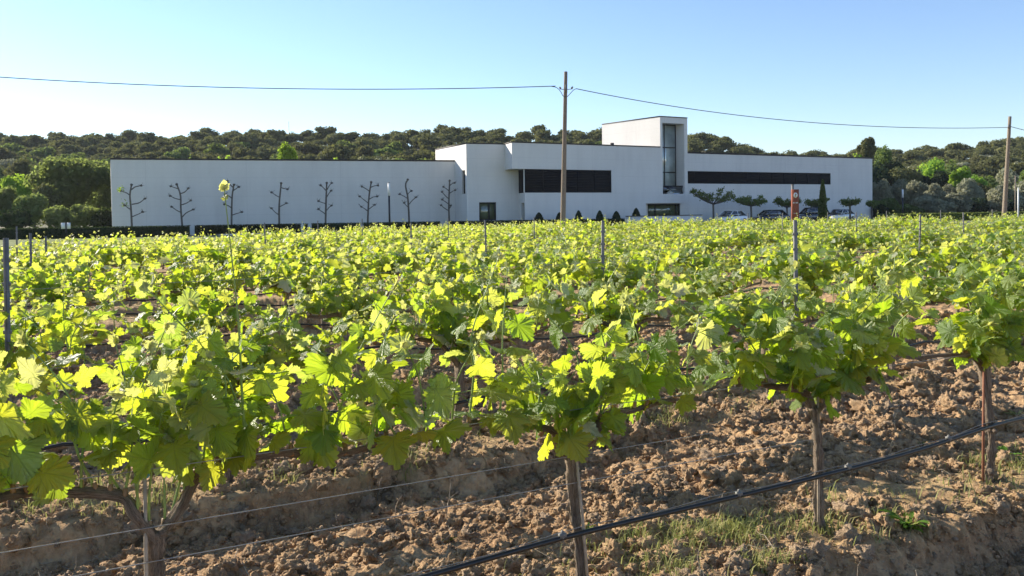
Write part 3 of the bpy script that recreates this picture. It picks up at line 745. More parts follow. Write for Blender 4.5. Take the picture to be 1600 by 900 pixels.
# below the tower the wall is only as high as the recess
mb = MB(); s_r = float(np.dot(r1b - w0, dirw))
wall_open(mb, w0, w0 + dirw * s_r, -.2, z_rec, [(max(g_a, .05), g_b, zwz0, z_rec - .06)], .2)
wall_open(mb, w0 + dirw * s_r, w1, -.2, hw, [(.02, b_b - s_r, zba, zbb)], .25)
wbk = w1 + np.array([-2.5, 22]); wall_open(mb, w1, wbk, -.2, hw); wall_open(mb, wbk, rbk, -.2, hw)
mb.add([(*(w0 + dirw * s_r), hw - .25), (*w1, hw - .25), (*wbk, hw - .25), (*rbk, hw - .25)], [(0, 1, 2, 3)])
wall_open(mb, tB + tdir * .1, tB + tdir * .1 + dirw * .01, 0, .01)
part(mb, 'wall', WALL, label='long right wing wall')
winw = np.array([-dirw[1], dirw[0]])
window(B, w0, dirw, winw, max(g_a, .05), g_b, zwz0, z_rec - .06, .16, vs=[g_a + (g_b - g_a) * .24, g_b - .5], glass=GLASSD, fr=.13, label='wide ground floor window under the tower')
lv = MB(); louvres(lv, w0, dirw, winw, s_r + .05, b_b - .02, zba + .02, zbb - .02); part(lv, 'louvre_panel', LOUVRE, label='long dark window band of the right wing')
cp = MB(); coping(cp, [w0 + dirw * (s_r + .1), w1, wbk], hw, .34, .16); part(cp, 'coping', COPING)
vt = MB(); p = P(958, 227, 84.5); box(vt, (p.x, p.y + .8, h2 + .12), (.35, .35, .5)); part(vt, 'roof_vent', COPING)

# low garden wall in front of the tower
gw = MB(); p0, p1 = xy(980, 80.5), xy(1097, 84.5); zg = zat(1040, 337.5, 82)
prism(gw, [p0, p1, (p1[0] - .1, p1[1] + .3), (p0[0] - .1, p0[1] + .3)], -.1, zg)
tag(gw.obj('garden_wall', WALL), 'low pale rendered garden wall in front of the tower', 'wall')
gwo = bpy.data.objects['garden_wall']; cw = MB(); coping(cw, [np.array(p0), np.array(p1)], zg, .34, .07); cw.obj('coping', COPING, gwo)

# ------------------------------------------------------------------ hedges
def hedge(p0, p1, w_, h_, label, group='clipped hedge along the drive', fm=F_HEDGE, dens=190):
    rng = np.random.RandomState(int(abs(p0[0] * 13 + p1[0] * 7)) + 3)
    p0 = np.array(p0); p1 = np.array(p1); L = np.linalg.norm(p1 - p0); u = (p1 - p0) / L; nn = np.array([-u[1], u[0]])
    mb = MB(); c = (p0 + p1) / 2; box(mb, (c[0], c[1], h_ / 2 - .02), (L - .08, w_ - .1, h_ - .06), math.atan2(u[1], u[0]), tone=0.0)
    n = int(L * (h_ * 1.3 + w_) * dens); s = rng.rand(n) * L; side = rng.rand(n); t = np.where(side < .62, -w_ / 2, rng.uniform(-w_ / 2, w_ / 2, n)); z = np.where(side < .62, rng.rand(n) * h_, h_)
    ctr = np.stack([p0[0] + u[0] * s + nn[0] * t, p0[1] + u[1] * s + nn[1] * t, z], 1) + rng.normal(size=(n, 3)) * .02
    d = rng.normal(size=(n, 3)); a = np.cross(d, rng.normal(size=(n, 3))); a /= np.linalg.norm(a, axis=1)[:, None]; b = np.cross(d, a); b /= np.linalg.norm(b, axis=1)[:, None]
    q = .055; v = np.stack([ctr - a * q, ctr - b * q * .6, ctr + a * q, ctr + b * q * .6], 1).reshape(-1, 3)
    mb.add(v, np.arange(4 * n).reshape(n, 4), 0, tone=np.repeat(rng.rand(n), 4))
    return tag(mb.obj('hedge', fm), label, 'hedge', group)
def hz(px): return 67.4 + (px - 150) * .0105
segs = [(-60, 296, 'long dark clipped hedge left of the first gap'), (304, 470, 'clipped hedge under the third and fourth bare trees'), (474.5, 481, 'tiny clipped hedge block standing alone in a gap'), (486, 563, 'clipped hedge under the fifth bare tree'), (567, 687, 'clipped hedge behind the black lamp post'), (700, 975, 'long clipped hedge below the square window')]
for a, b, lb_ in segs: hedge(xy(a, hz(a)), xy(b, hz(b)), .7, .86, lb_)
hedge(xy(1372, 87), xy(1660, 91), .8, .88, 'sunlit clipped hedge at the right before the olive grove', fm=F_MID, dens=120)
hedge(xy(1168, 80), xy(1232, 80.6), .6, .62, 'low dark hedge in front of the parked cars', dens=140)

# ------------------------------------------------------------------ pollarded trees against the left wall
Z1 = lambda x, y: (x / 4, 170 + y / 4)
Z2 = lambda x, y: (400 + x / 4, 170 + y / 4)
ESP = [(Z1, [(828, 800), (825, 745), (818, 620), (812, 540), (822, 475)], [((812, 540), (790, 525), (755, 513)), ((825, 597), (870, 588), (905, 562)), ((815, 630), (795, 615), (778, 603)), ((825, 675), (860, 660), (892, 645)), ((822, 505), (845, 488), (882, 480))]),
       (Z1, [(1142, 800), (1140, 740), (1130, 620), (1128, 540), (1105, 472)], [((1128, 530), (1155, 520), (1177, 497)), ((1126, 568), (1095, 560), (1063, 545)), ((1135, 600), (1165, 590), (1192, 573)), ((1131, 648), (1105, 635), (1073, 613)), ((1140, 676), (1165, 650), (1208, 630)), ((1112, 500), (1090, 492), (1068, 484))]),
       (Z1, [(1446, 800), (1447, 735), (1450, 560), (1462, 475)], [((1457, 492), (1440, 475), (1422, 452)), ((1460, 510), (1478, 498), (1492, 488)), ((1450, 560), (1430, 545), (1408, 535)), ((1447, 620), (1425, 605), (1403, 597)), ((1450, 665), (1480, 655), (1512, 645))]),
       (Z2, [(145, 800), (145, 725), (145, 600), (157, 465)], [((157, 492), (175, 498), (197, 502)), ((143, 552), (120, 538), (98, 522)), ((148, 612), (168, 602), (190, 590)), ((141, 662), (118, 645), (96, 622))]),
       (Z2, [(434, 800), (434, 720), (438, 560), (442, 463)], [((440, 515), (420, 492), (403, 478)), ((445, 505), (458, 480), (473, 464)), ((441, 552), (455, 530), (470, 512)), ((434, 592), (412, 585), (390, 577)), ((436, 642), (455, 618), (472, 605)), ((433, 657), (412, 642), (390, 628))]),
       (Z2, [(698, 800), (698, 720), (705, 560), (720, 458)], [((710, 517), (688, 500), (662, 487)), ((715, 492), (738, 482), (762, 480)), ((701, 590), (680, 572), (648, 548)), ((707, 566), (730, 552), (757, 548)), ((698, 640), (680, 625), (658, 612)), ((700, 632), (722, 615), (742, 600))]),
       (Z2, [(960, 800), (958, 715), (950, 560), (935, 480), (948, 443)], [((946, 542), (955, 525), (972, 513)), ((949, 562), (928, 548), (898, 533)), ((955, 600), (975, 575), (1000, 553)), ((955, 618), (940, 605), (926, 588))]),
       (Z2, [(1208, 800), (1208, 710), (1205, 600), (1210, 450)], [((1206, 512), (1190, 500), (1172, 488)), ((1211, 480), (1225, 468), (1240, 463)), ((1208, 530), (1225, 518), (1245, 508)), ((1204, 562), (1185, 545), (1163, 520)), ((1203, 595), (1185, 582), (1165, 568)), ((1206, 625), (1212, 618), (1218, 605)), ((1201, 635), (1180, 622), (1158, 603))])]
ordn = ['first', 'second', 'third', 'fourth', 'fifth', 'sixth', 'seventh', 'eighth']
lu = (lb - la) / np.linalg.norm(lb - la)
for q, (Zf, tr, brs) in enumerate(ESP):
    rng = np.random.RandomState(q + 50)
    px0 = Zf(*tr[1])[0]; s_ = s_of(la, lb, px0); wp = la + lu * s_; dep = wp[1] - 1.5
    def W(p, dd=0): a, b = Zf(*p); v = P(a, b, dep + dd); return (v.x, v.y, v.z)
    base = W(tr[0]); root = empty('pollarded_tree', (base[0], base[1], 0))
    tag(root, 'bare pollarded tree with stubby knuckled arms, %s from the left along the long wall' % ordn[q], 'tree', 'bare pollarded trees along the long wall')
    P0 = np.array([base[0], base[1], 0])
    mb = MB(); tp = np.array([W(p) for p in tr]); tp[0] = P0
    tube(mb, smooth_path(tp - P0, 12), np.linspace(.10, .065, 12), 8, noise=.12, rng=rng)
    v = ICO1[0] * .12 * (1 + .3 * (rng.rand(len(ICO1[0]), 1) - .5)) + (tp[-1] - P0); mb.add(v, ICO1[1])
    mb.obj('trunk', TBARK, root, True)
    for br in brs:
        dd = rng.uniform(-.4, .4); bp = np.array([W(p, dd * j / 2) for j, p in enumerate(br)]) - P0
        bm = MB(); tube(bm, smooth_path(bp, 6), np.linspace(.052, .036, 6), 6, noise=.2, rng=rng)
        v = ICO1[0] * np.array([.12, .1, .09]) * (1 + .5 * (rng.rand(len(ICO1[0]), 1) - .5)) + bp[-1]; bm.add(v, ICO1[1])
        for t in range(6):
            e = bp[-1] + np.array([rng.uniform(-.3, .3), rng.uniform(-.1, .1), rng.uniform(-.02, .3)]); tube(bm, [bp[-1], e], [.016, .008], 4)
        bm.obj('branch', TBARK, root, True)
    if q in (0,):
        lf = MB()
        for br in (brs[0], brs[2]):
            c = np.array(W(br[-1])) - P0; m_ = 40; ctr = c + rng.normal(size=(m_, 3)) * .14 + [0, 0, .12]; d = rng.normal(size=(m_, 3)); a = np.cross(d, rng.normal(size=(m_, 3))); a /= np.linalg.norm(a, axis=1)[:, None]; b = np.cross(a, d); b /= np.linalg.norm(b, axis=1)[:, None]
            lf.add(np.stack([ctr - a * .07, ctr - b * .05, ctr + a * .07, ctr + b * .05], 1).reshape(-1, 3), np.arange(4 * m_).reshape(m_, 4), 0, tone=np.repeat(rng.rand(m_), 4))
        lf.obj('foliage', F_GREEN, root)

# flat-topped trained plane trees in the car park
def plane_tree(px, top, d, wpx, label, fork_py):
    rng = np.random.RandomState(int(px)); p = P(px, hor(px), d); root = empty('plane_tree', (p.x, d, 0)); tag(root, label, 'tree', 'trained plane trees in the car park')
    zt = P(px, top, d).z; zf = P(px, fork_py, d).z; wd = wpx / FPX * d
    mb = MB(); tube(mb, [(0, 0, -.1), (.03, 0, zf * .5), (0, 0, zf)], [.13, .10, .10], 8, noise=.1, rng=rng)
    cb = MB()
    for k in range(9):
        a = k / 9 * 6.28 + rng.uniform(-.2, .2); r = wd / 2 * rng.uniform(.75, 1.0)
        e = np.array([math.cos(a) * r, math.sin(a) * r * .8, zf + (zt - zf) * rng.uniform(.35, .95)])
        pth = smooth_path([(0, 0, zf), (e[0] * .45, e[1] * .45, zf + (e[2] - zf) * .35), e], 6)
        tube(mb, pth, np.linspace(.07, .045, 6), 6, noise=.2, rng=rng)
        for c in (pth[3], pth[4], pth[5], pth[5] + [rng.uniform(-.2, .2), 0, .15]):
            m_ = 34; ctr = c + rng.normal(size=(m_, 3)) * [.17, .17, .10] + [0, 0, .08]; dn = rng.normal(size=(m_, 3)); aa = np.cross(dn, rng.normal(size=(m_, 3))); aa /= np.linalg.norm(aa, axis=1)[:, None]; b = np.cross(aa, dn); b /= np.linalg.norm(b, axis=1)[:, None]
            cb.add(np.stack([ctr - aa * .1, ctr - b * .07, ctr + aa * .1, ctr + b * .07], 1).reshape(-1, 3), np.arange(4 * m_).reshape(m_, 4), 0, tone=np.repeat(rng.rand(m_), 4))
    mb.obj('trunk', TBARK, root, True); cb.obj('crown', F_MID, root)
plane_tree(1114.5, 298, 86.5, 66, 'largest flat-crowned plane tree beside the tower above the white car', 319)
plane_tree(1173.5, 309, 90, 50, 'flat-crowned plane tree between the white and black cars', 322)
plane_tree(1229.5, 312, 93, 42, 'flat-crowned plane tree just left of the rust coloured sign', 324)
plane_tree(1274, 312, 96, 34, 'flat-crowned plane tree half hidden by the cypress', 324)
plane_tree(1328, 314, 92, 24, 'small flat-crowned plane tree near the right end of the wall', 322)
plane_tree(1362, 318, 97, 14, 'tiny plane tree at the right corner of the building', 322)

def cone_bush(px, top, d, wpx, label, cat='shrub', name='clipped_shrub', fm=F_DARK, pw=.55, group='cone shaped shrubs along the facade', n=1500, ls=.06):
    rng = np.random.RandomState(int(px * 3)); p = P(px, hor(px), d); root = empty(name, (p.x, d, 0)); tag(root, label, cat, group)
    h = P(px, top, d).z; wd = wpx / FPX * d / 2; mb = MB(); root['category'] = cat
    t = rng.rand(n); prof = wd * (np.minimum(1, (1 - t) ** pw * 1.05)) * np.minimum(1, .55 + t * 3); a = rng.rand(n) * 6.28; rr_ = prof * rng.uniform(.7, 1.3, n)
    ctr = np.stack([np.cos(a) * rr_, np.sin(a) * rr_, .1 + t * (h - .12)], 1); d_ = rng.normal(size=(n, 3)); aa = np.cross(d_, rng.normal(size=(n, 3))); aa /= np.linalg.norm(aa, axis=1)[:, None]; b = np.cross(aa, d_); b /= np.linalg.norm(b, axis=1)[:, None]
    mb.add(np.stack([ctr - aa * ls, ctr - b * ls, ctr + aa * ls, ctr + b * ls], 1).reshape(-1, 3), np.arange(4 * n).reshape(n, 4), 0, tone=np.repeat(rng.rand(n), 4))
    tt = np.linspace(0, 1, 8); tube(mb, np.stack([0 * tt, 0 * tt, .1 + tt * (h - .2)], 1), np.maximum(.01, wd * .66 * (1 - tt) ** pw * np.minimum(1, .55 + tt * 3)), 8, tone=0.0)
    mb.obj('crown', fm, root); tb = MB(); tube(tb, [(0, 0, -.05), (0, 0, .35)], [.05, .05], 6); tb.obj('trunk', TBARK, root)
for px, tp, wp, lb_ in [(842, 332, 17, 'bushy dark cone shrub left of the wooden pole'), (874, 332, 14, 'dark cone shrub partly behind the wooden pole'), (904, 329, 14, 'slender cone shrub first right of the wooden pole'), (937, 329, 14, 'cone shrub in the middle of the facade'), (963, 330, 16, 'rounded cone shrub left of the garden wall'), (994, 325, 15, 'cone shrub standing behind the low garden wall')]:
    cone_bush(px, tp, 78.5 if px < 950 else 82.6, wp, lb_)
cone_bush(1285.5, 280, 80, 12, 'tall slender cypress standing between the dark and silver cars', 'tree', 'cypress_tree', F_MID, .55, None, 3500, .07)

# ------------------------------------------------------------------ lamps, signs, posts
def lamp(px, top, mid, d, label):
    p = P(px, hor(px), d); root = empty('lamp_post', (p.x, d, 0)); tag(root, label, 'lamp post')
    zm = P(px, mid, d).z; zt = P(px, top, d).z; mb = MB(); tube(mb, [(0, 0, 0), (0, 0, zm)], [.085, .085], 12); box(mb, (0, 0, .02), (.3, .3, .04)); mb.obj('post', BLACK, root, False)
    lm = MB(); tube(lm, [(0, 0, zm + .003), (0, 0, zt)], [.10, .10], 14); lm.obj('diffuser', WHITE, root, True); cm = MB(); tube(cm, [(0, 0, zt + .003), (0, 0, zt + .05)], [.11, .11], 14); cm.obj('cap', STEEL, root)
lamp(608.5, 286, 306, 74, 'black lamp post with a white tubular head before the long wall')
lamp(1410.5, 296, 309, 98, 'dark lamp post with pale head before the olive grove')
def postt(name, px, top, d, r, mat, label, cat, z0=-.1):
    p = P(px, hor(px), d); mb = MB(); z = P(px, top, d).z; tube(mb, [(0, 0, z0), (0, 0, z * .5), (0, 0, z)], [r, r * .97, r * .9], 10); tube(mb, [(0, 0, z + .002), (0, 0, z + .05)], [r * 1.15, r * 1.1], 10)
    o = mb.obj(name, mat, None, True); o.location = (p.x, d, 0); return tag(o, label, cat)
postt('white_post', 1591, 294, 80, .07, WHITE, 'slim white post near the right edge beside the utility pole', 'post')
postt('wooden_post', 1586.5, 275, 92, .07, POLEWOOD, 'thin brown post behind the slim white post', 'post')
postt('flag_post', 1238.5, 289, 62.5, .11, STEEL, 'pale metal post rising just behind the rust coloured sign', 'post')
# rust coloured totem sign
p = P(1242.3, hor(1242), 60); root = empty('totem_sign', (p.x, 60, 0), R(4)); tag(root, 'tall rust coloured totem sign with a white round emblem', 'sign')
zt = P(1242, 296, 60).z; mb = MB(); box(mb, (0, 0, zt / 2), (.52, .16, zt)); mb.obj('panel', RUST, root)
em = MB(); n_ = 24; a_ = np.linspace(0, 6.283, n_, endpoint=False); zc_ = zt - .42
em.add(np.concatenate([np.stack([np.cos(a_) * .16, np.full(n_, -.083), zc_ + np.sin(a_) * .19], 1), np.stack([np.cos(a_) * .16, np.full(n_, -.09), zc_ + np.sin(a_) * .19], 1)]), [np.arange(n_, 2 * n_)[None, :], np.stack([np.arange(n_), (np.arange(n_) + 1) % n_, (np.arange(n_) + 1) % n_ + n_, np.arange(n_) + n_], 1)])
em.obj('emblem', WHITE, root)
em = MB(); box(em, (0, -.093, zc_), (.05, .004, .22)); box(em, (0.03, -.093, zc_ + .05), (.14, .0042, .035)); em.obj('emblem_mark', RUST, root)
em = MB()
for k, (x_, w_) in enumerate([(-.17, .05), (-.1, .04), (0.02, .03), (.1, .07), (.17, .03)]): box(em, (x_, -.084, zt - .98), (w_, .01, .09))
for k in range(4): box(em, (-.12 + k * .08, -.084, zt - 1.75), (.04, .01, .05))
em.obj('lettering', WHITE, root)
# white arrow sign
p = P(1308, hor(1308), 60); root = empty('arrow_sign', (p.x, 60, 0)); tag(root, 'white arrow shaped direction sign pointing left beside the cypress', 'sign')
za, zb = P(1308, 345.5, 60).z, P(1308, 337, 60).z; mb = MB(); zc_ = (za + zb) / 2; hh = (zb - za) / 2
pol = [(.54, -hh), (.54, hh), (-.38, hh), (-.54, 0), (-.38, -hh)]
mb.add([(x, -.02, zc_ + z) for x, z in pol] + [(x, .02, zc_ + z) for x, z in pol], [np.array([[0, 1, 2, 3, 4][::-1]]), np.array([[5, 6, 7, 8, 9]]), np.array([[k, (k + 1) % 5, (k + 1) % 5 + 5, k + 5] for k in range(5)])]); mb.obj('arrow_panel', WHITE, root)
mb = MB()
for x in (.32, -.25): tube(mb, [(x, .05, -.05), (x, .05, zc_ + hh * .6)], [.035, .035], 8)
mb.obj('post', STEEL, root, True)
mb = MB()
for k in range(7): box(mb, (-.25 + k * .1, -.024, zc_), (.06, .004, .1))
mb.obj('lettering', m_simple('sign_grey', (.45, .45, .45), .6), root)
# two-pane sign at left
p = P(103, hor(103), 60); root = empty('board_sign', (p.x, 60, 0)); tag(root, 'small two-pane white sign on a dark post by the left hedge', 'sign')
za, zb = P(103, 357.5, 60).z, P(103, 348, 60).z
for sx, rz in ((-.2, .15), (.2, -.15)):
    mb = MB(); box(mb, (sx, -.03, (za + zb) / 2), (.29, .03, zb - za), rz); mb.obj('panel', WHITE, root)
mb = MB(); box(mb, (0, 0, (zb + .03) / 2), (.09, .07, zb + .03)); mb.obj('post', BLACK, root)
# thin far mast
postt('antenna_mast', 454, 190, 235, .10, m_simple('mast_metal', (.5, .5, .5), .5), 'thin faint mast on the ridge above the bright green tree', 'mast', 10)

# utility poles and cables
def upole(pt, pb_, d, r0_, r1_, label):
    t = P(*pt, d); b = P(*pb_, d); dirv = (t - b); bb = b - dirv * ((b.z + .1) / dirv.z)
    root = empty('utility_pole', (bb.x, bb.y, 0)); tag(root, label, 'pole', 'wooden utility poles')
    rng = np.random.RandomState(3); mb = MB(); a = np.array([0, 0, -.1]); e = np.array(t - Vector((bb.x, bb.y, 0)))
    ts = np.linspace(0, 1, 14)[:, None]; tube(mb, a + (e - a) * ts, np.linspace(r0_, r1_, 14), 12, noise=.03, rng=rng); mb.obj('post', POLEWOOD, root, True); return root, e
pr, pe = upole((884, 112), (879.5, 352), 35, .125, .075, 'tall slender wooden utility pole before the middle of the building')
pr2, pe2 = upole((1578, 182), (1568.5, 345), 48, .14, .085, 'wooden utility pole at the right edge by the white post')
bkt = MB(); zi = P(884, 139, 35).z; box(bkt, (pe[0], pe[1] - .09, zi), (.1, .06, .34)); tube(bkt, [(pe[0] - .26, pe[1] - .12, zi - .02), (pe[0], pe[1] - .14, zi - .05), (pe[0] + .26, pe[1] - .12, zi - .02)], [.014] * 3, 6); bkt.obj('bracket', STEEL, pr)
for sx in (-.24, .24):
    im = MB(); tube(im, [(pe[0] + sx, pe[1] - .12, zi - .03), (pe[0] + sx, pe[1] - .12, zi + .02), (pe[0] + sx * 1.2, pe[1] - .12, zi + .07)], [.03, .045, .03], 8); im.obj('insulator', m_simple('porcelain', (.25, .2, .16), .3), pr)
bk2 = MB(); zi2 = P(1578, 198, 48).z; box(bk2, (pe2[0] - .1, pe2[1] - .1, zi2), (.14, .06, .22)); bk2.obj('bracket', STEEL, pr2)
def cable(name, pxs, f, df, r, label):
    pts_ = np.array([list(P(x, f(x), df(x))) for x in pxs]); mb = MB(); tube(mb, pts_, r, 6); return tag(mb.obj(name, WIRED, None, True), label, 'cable', 'overhead cables')
cA = np.polyfit([0, 450, 868], [120.5, 138.5, 134.5], 2); cB = np.polyfit([900, 1240, 1574], [138.5, 189, 199], 2)
cable('overhead_cable', np.linspace(-420, 868, 60), lambda x: np.polyval(cA, x), lambda x: 35 - (868 - x) * .004, .017, 'black overhead cable sagging left from the tall utility pole')
cable('overhead_cable', np.linspace(900, 1574, 50), lambda x: np.polyval(cB, x), lambda x: 35 + (x - 900) / 674 * 13, .017, 'black overhead cable running between the two utility poles')
cable('overhead_cable', np.linspace(1580, 1760, 12), lambda x: 198 + (x - 1580) * .26, lambda x: 48 + (x - 1580) * .05, .017, 'short cable leaving the right utility pole')
lp = np.array([list(P(x, y, 34.85)) for x, y in [(862, 135), (870, 137), (876, 143), (880, 150), (886, 151), (892, 145), (897, 140), (902, 138.5)]]); mb = MB(); tube(mb, smooth_path(lp, 30), .013, 6); tag(mb.obj('cable_loop', WIRED, None, True), 'slack cable loop hanging under the bracket of the tall pole', 'cable')

# ------------------------------------------------------------------ cars
def car(px, d, rz, paint, label, suv=False, sc=1.0):
    p = P(px, hor(px), d); root = empty('parked_car', (p.x, d, 0.01), rz); root.scale = (sc, sc, sc); tag(root, label, 'car', 'cars parked before the right wing')
    h = 1.72 if suv else 1.47; bz = .95 if suv else .88
    # body: lofted sections along x (x: -2.05..2.05)
    xs = [-2.08, -2.02, -1.75, -1.2, -.4, .6, 1.05, 1.7, 1.98, 2.08]
    zt_ = [bz - .2, bz - .02, bz + .02, bz + .02, bz + .0, bz - .03, bz - .06, bz - .16, bz - .26, bz - .42]
    wd = [.70, .80, .85, .87, .88, .88, .87, .84, .76, .62]
    mb = MB(); ring = []
    for x, z, w_ in zip(xs, zt_, wd):
        ring.append([(x, -w_ * .94, .24), (x, -w_, .42), (x, -w_, z - .14), (x, -w_ * .93, z), (x, w_ * .93, z), (x, w_, z - .14), (x, w_, .42), (x, w_ * .94, .24)])
    v = np.array(ring).reshape(-1, 3); n = len(xs); i = np.arange(n - 1)[:, None] * 8; k = np.arange(8)[None, :]; k2 = (k + 1) % 8
    mb.add(v, [np.stack([i + k, i + 8 + k, i + 8 + k2, i + k2], 2).reshape(-1, 4), np.arange(8)[None, :], (np.arange(8)[::-1] + (n - 1) * 8)[None, :]])
    mb.obj('body', paint, root, True)
    xr = -1.95 if suv else -1.8
    gb = MB(); base = [(xr, .78), (1.02, .80)]; top = [(-1.55, .62) if suv else (-1.15, .62), (.25, .62)]
    def fr_(z, xa, xb, w_): return [(xa, -w_, z), (xb, -w_, z), (xb, w_, z), (xa, w_, z)]
    gb.add(np.array(fr_(bz - .02, xr, 1.08, .81) + fr_(h - .05, top[0][0], top[1][0], .62)), BOXF); gb.obj('glazing', CARGLASS, root)
    rf = MB(); rf.add(np.array(fr_(h - .06, top[0][0] - .06, top[1][0] + .08, .64) + fr_(h, top[0][0] + .08, top[1][0] - .12, .55)), BOXF)
    for sy in (-1, 1):
        for (xa, xb) in ((xr, top[0][0]), (-.35, -.38), (1.08, top[1][0])):
            a = np.array([xa, sy * .815, bz - .03]); b = np.array([xb, sy * .63, h - .04]); tube(rf, [a, b], [.045, .04], 5)
    rf.obj('roof', paint, root)
    for sx in (-1.28, 1.3):
        for sy in (-1, 1):
            wm = MB(); tube(wm, [(sx, sy * .70, .32), (sx, sy * .90, .32)], [.32, .32], 18); wo = wm.obj('wheel', m_simple('tyre', (.02, .02, .02), .8), root)
            hm_ = MB(); tube(hm_, [(sx, sy * .88, .32), (sx, sy * .908, .32)], [.19, .19], 14); hm_.obj('rim', STEEL, wo)
    for sy in (-1, 1):
        hl = MB(); box(hl, (1.93, sy * .60, bz - .30), (.18, .26, .12)); hl.obj('headlight', WHITE, root)
        tl_ = MB(); box(tl_, (-2.03, sy * .68, bz - .18), (.10, .18, .2)); tl_.obj('tail_light', m_simple('red_lens', (.45, .02, .02), .3), root)
        mm = MB(); box(mm, (.8, sy * .95, bz + .06), (.12, .18, .13)); mm.obj('mirror', paint, root)
def paint(name, c, metal=.0):
    m = NT(name); m.base(c); m.set(Roughness=.25, Metallic=metal); m.p.inputs['Coat Weight'].default_value = .8; m.p.inputs['Coat Roughness'].default_value = .05; return m.m
PW, PK, PS, PB = paint('white_car_paint', (.85, .86, .87)), paint('black_car_paint', (.012, .012, .016)), paint('silver_car_paint', (.66, .67, .68), .1), paint('navy_car_paint', (.012, .016, .03))
car(1141, 88, R(215), PW, 'white hatchback parked under the largest plane tree')
car(1203, 90, R(205), PK, 'black car parked left of the rust coloured sign', sc=1.02)
car(1267, 92, R(200), PB, 'dark navy tall car parked between the sign and the cypress', suv=True)
car(1312, 94, R(218), PS, 'silver car parked right of the cypress behind the arrow sign')

# ------------------------------------------------------------------ vine leaves
HALF = [(0, 0), (.06, -.10), (.18, -.17), (.31, -.16), (.42, -.07), (.51, .03), (.45, .11), (.40, .17), (.48, .24), (.58, .36), (.60, .48), (.49, .51), (.40, .52), (.32, .57), (.32, .68), (.26, .81), (.14, .90), (.0, 1.02)]
def leaf_outline(lod, rng):
    if lod == 2: h = [HALF[q] for q in (0, 2, 5, 7, 9, 10, 13, 15, 17)]
    elif lod == 3: h = [HALF[q] for q in (0, 3, 7, 10, 13, 17)]
    else: h = HALF
    h = np.array(h)
    if lod == 0:
        out = []
        for q in range(len(h) - 1):
            a, b = h[q], h[q + 1]; t = b - a; nn = np.array([t[1], -t[0]]); L = np.linalg.norm(t); nn = nn / (L + 1e-9)
            out.append(a)
            if q >= 1: out.append(a + t * .28 - nn * L * .20); out.append(a + t * .60 + nn * L * .26)
        out.append(h[-1]); h = np.array(out)
    elif lod == 1:
        out = []
        for q in range(len(h) - 1):
            a, b = h[q], h[q + 1]; t = b - a; nn = np.array([t[1], -t[0]]); out.append(a)
            if q >= 1: out.append(a + t * .5 - nn * .18)
        out.append(h[-1]); h = np.array(out)
    left = h[1:-1][::-1] * [-1, 1]
    return np.concatenate([h, left])
def leaf_variant(lod, seed):
    rng = np.random.RandomState(seed); o = leaf_outline(lod, rng); o = o * [rng.uniform(.92, 1.08), 1]
    o[:, 0] *= np.where(o[:, 0] > 0, rng.uniform(.9, 1.1), rng.uniform(.9, 1.1))
    n = len(o); C = np.array([0, .20])
    if lod <= 1:
        mid = C + (o - C) * .55; xy_ = np.concatenate([o, mid, [C]])
        k = np.arange(n); k2 = (k + 1) % n
        f = [np.stack([k, k2, k2 + n, k + n], 1), np.stack([k + n, k2 + n, np.full(n, 2 * n)], 1)]
    else:
        xy_ = np.concatenate([o, [C]]); k = np.arange(n); k2 = (k + 1) % n; f = [np.stack([k, k2, np.full(n, n)], 1)]
    x, y = xy_[:, 0], xy_[:, 1]
    fold = rng.uniform(-.35, .45); dr = rng.uniform(.1, .5); side = rng.uniform(-.2, .6)
    ang = np.arctan2(x, y); r = np.hypot(x, y)
    z = fold * np.abs(x) * .6 - dr * y * y * .6 - side * x * x + .07 * np.sin(ang * 5 + rng.rand() * 6) * r + (.03 * np.sin(x * 17 + rng.rand() * 6) * np.cos(y * 15) if lod <= 1 else 0)
    z = z - .25 * np.clip(np.abs(ang) - 1.4, 0, 2) * r
    return np.stack([x, y, z], 1), f, np.stack([x, y, 0 * x], 1)
LV = {l: [leaf_variant(l, 10 * l + q) for q in range(8)] for l in (0, 1, 2, 3)}

def add_leaves(mb, lod, pos, ydir, ndir, size, tone, youth, rng, mi=0):
    pos = np.asarray(pos); y = np.asarray(ydir, float); n = np.asarray(ndir, float)
    y /= np.linalg.norm(y, axis=1)[:, None]; n = n - (n * y).sum(1)[:, None] * y; n /= np.linalg.norm(n, axis=1)[:, None] + 1e-9; x = np.cross(y, n)
    var = rng.randint(0, 8, len(pos))
    for q in range(8):
        s = np.where(var == q)[0]
        if not len(s): continue
        v, f, lc = LV[lod][q]; m_ = len(v)
        w = v[None, :, :] * size[s][:, None, None]
        wv = pos[s][:, None, :] + w[..., 0:1] * x[s][:, None, :] + w[..., 1:2] * y[s][:, None, :] + w[..., 2:3] * n[s][:, None, :]
        off = (np.arange(len(s)) * m_)[:, None, None]
        fs = [(ff[None] + off).reshape(-1, ff.shape[1]) for ff in f]
        mb.add(wv.reshape(-1, 3), fs, mi, leafco=np.tile(lc, (len(s), 1)), tone=np.repeat(tone[s], m_), youth=np.repeat(youth[s], m_))

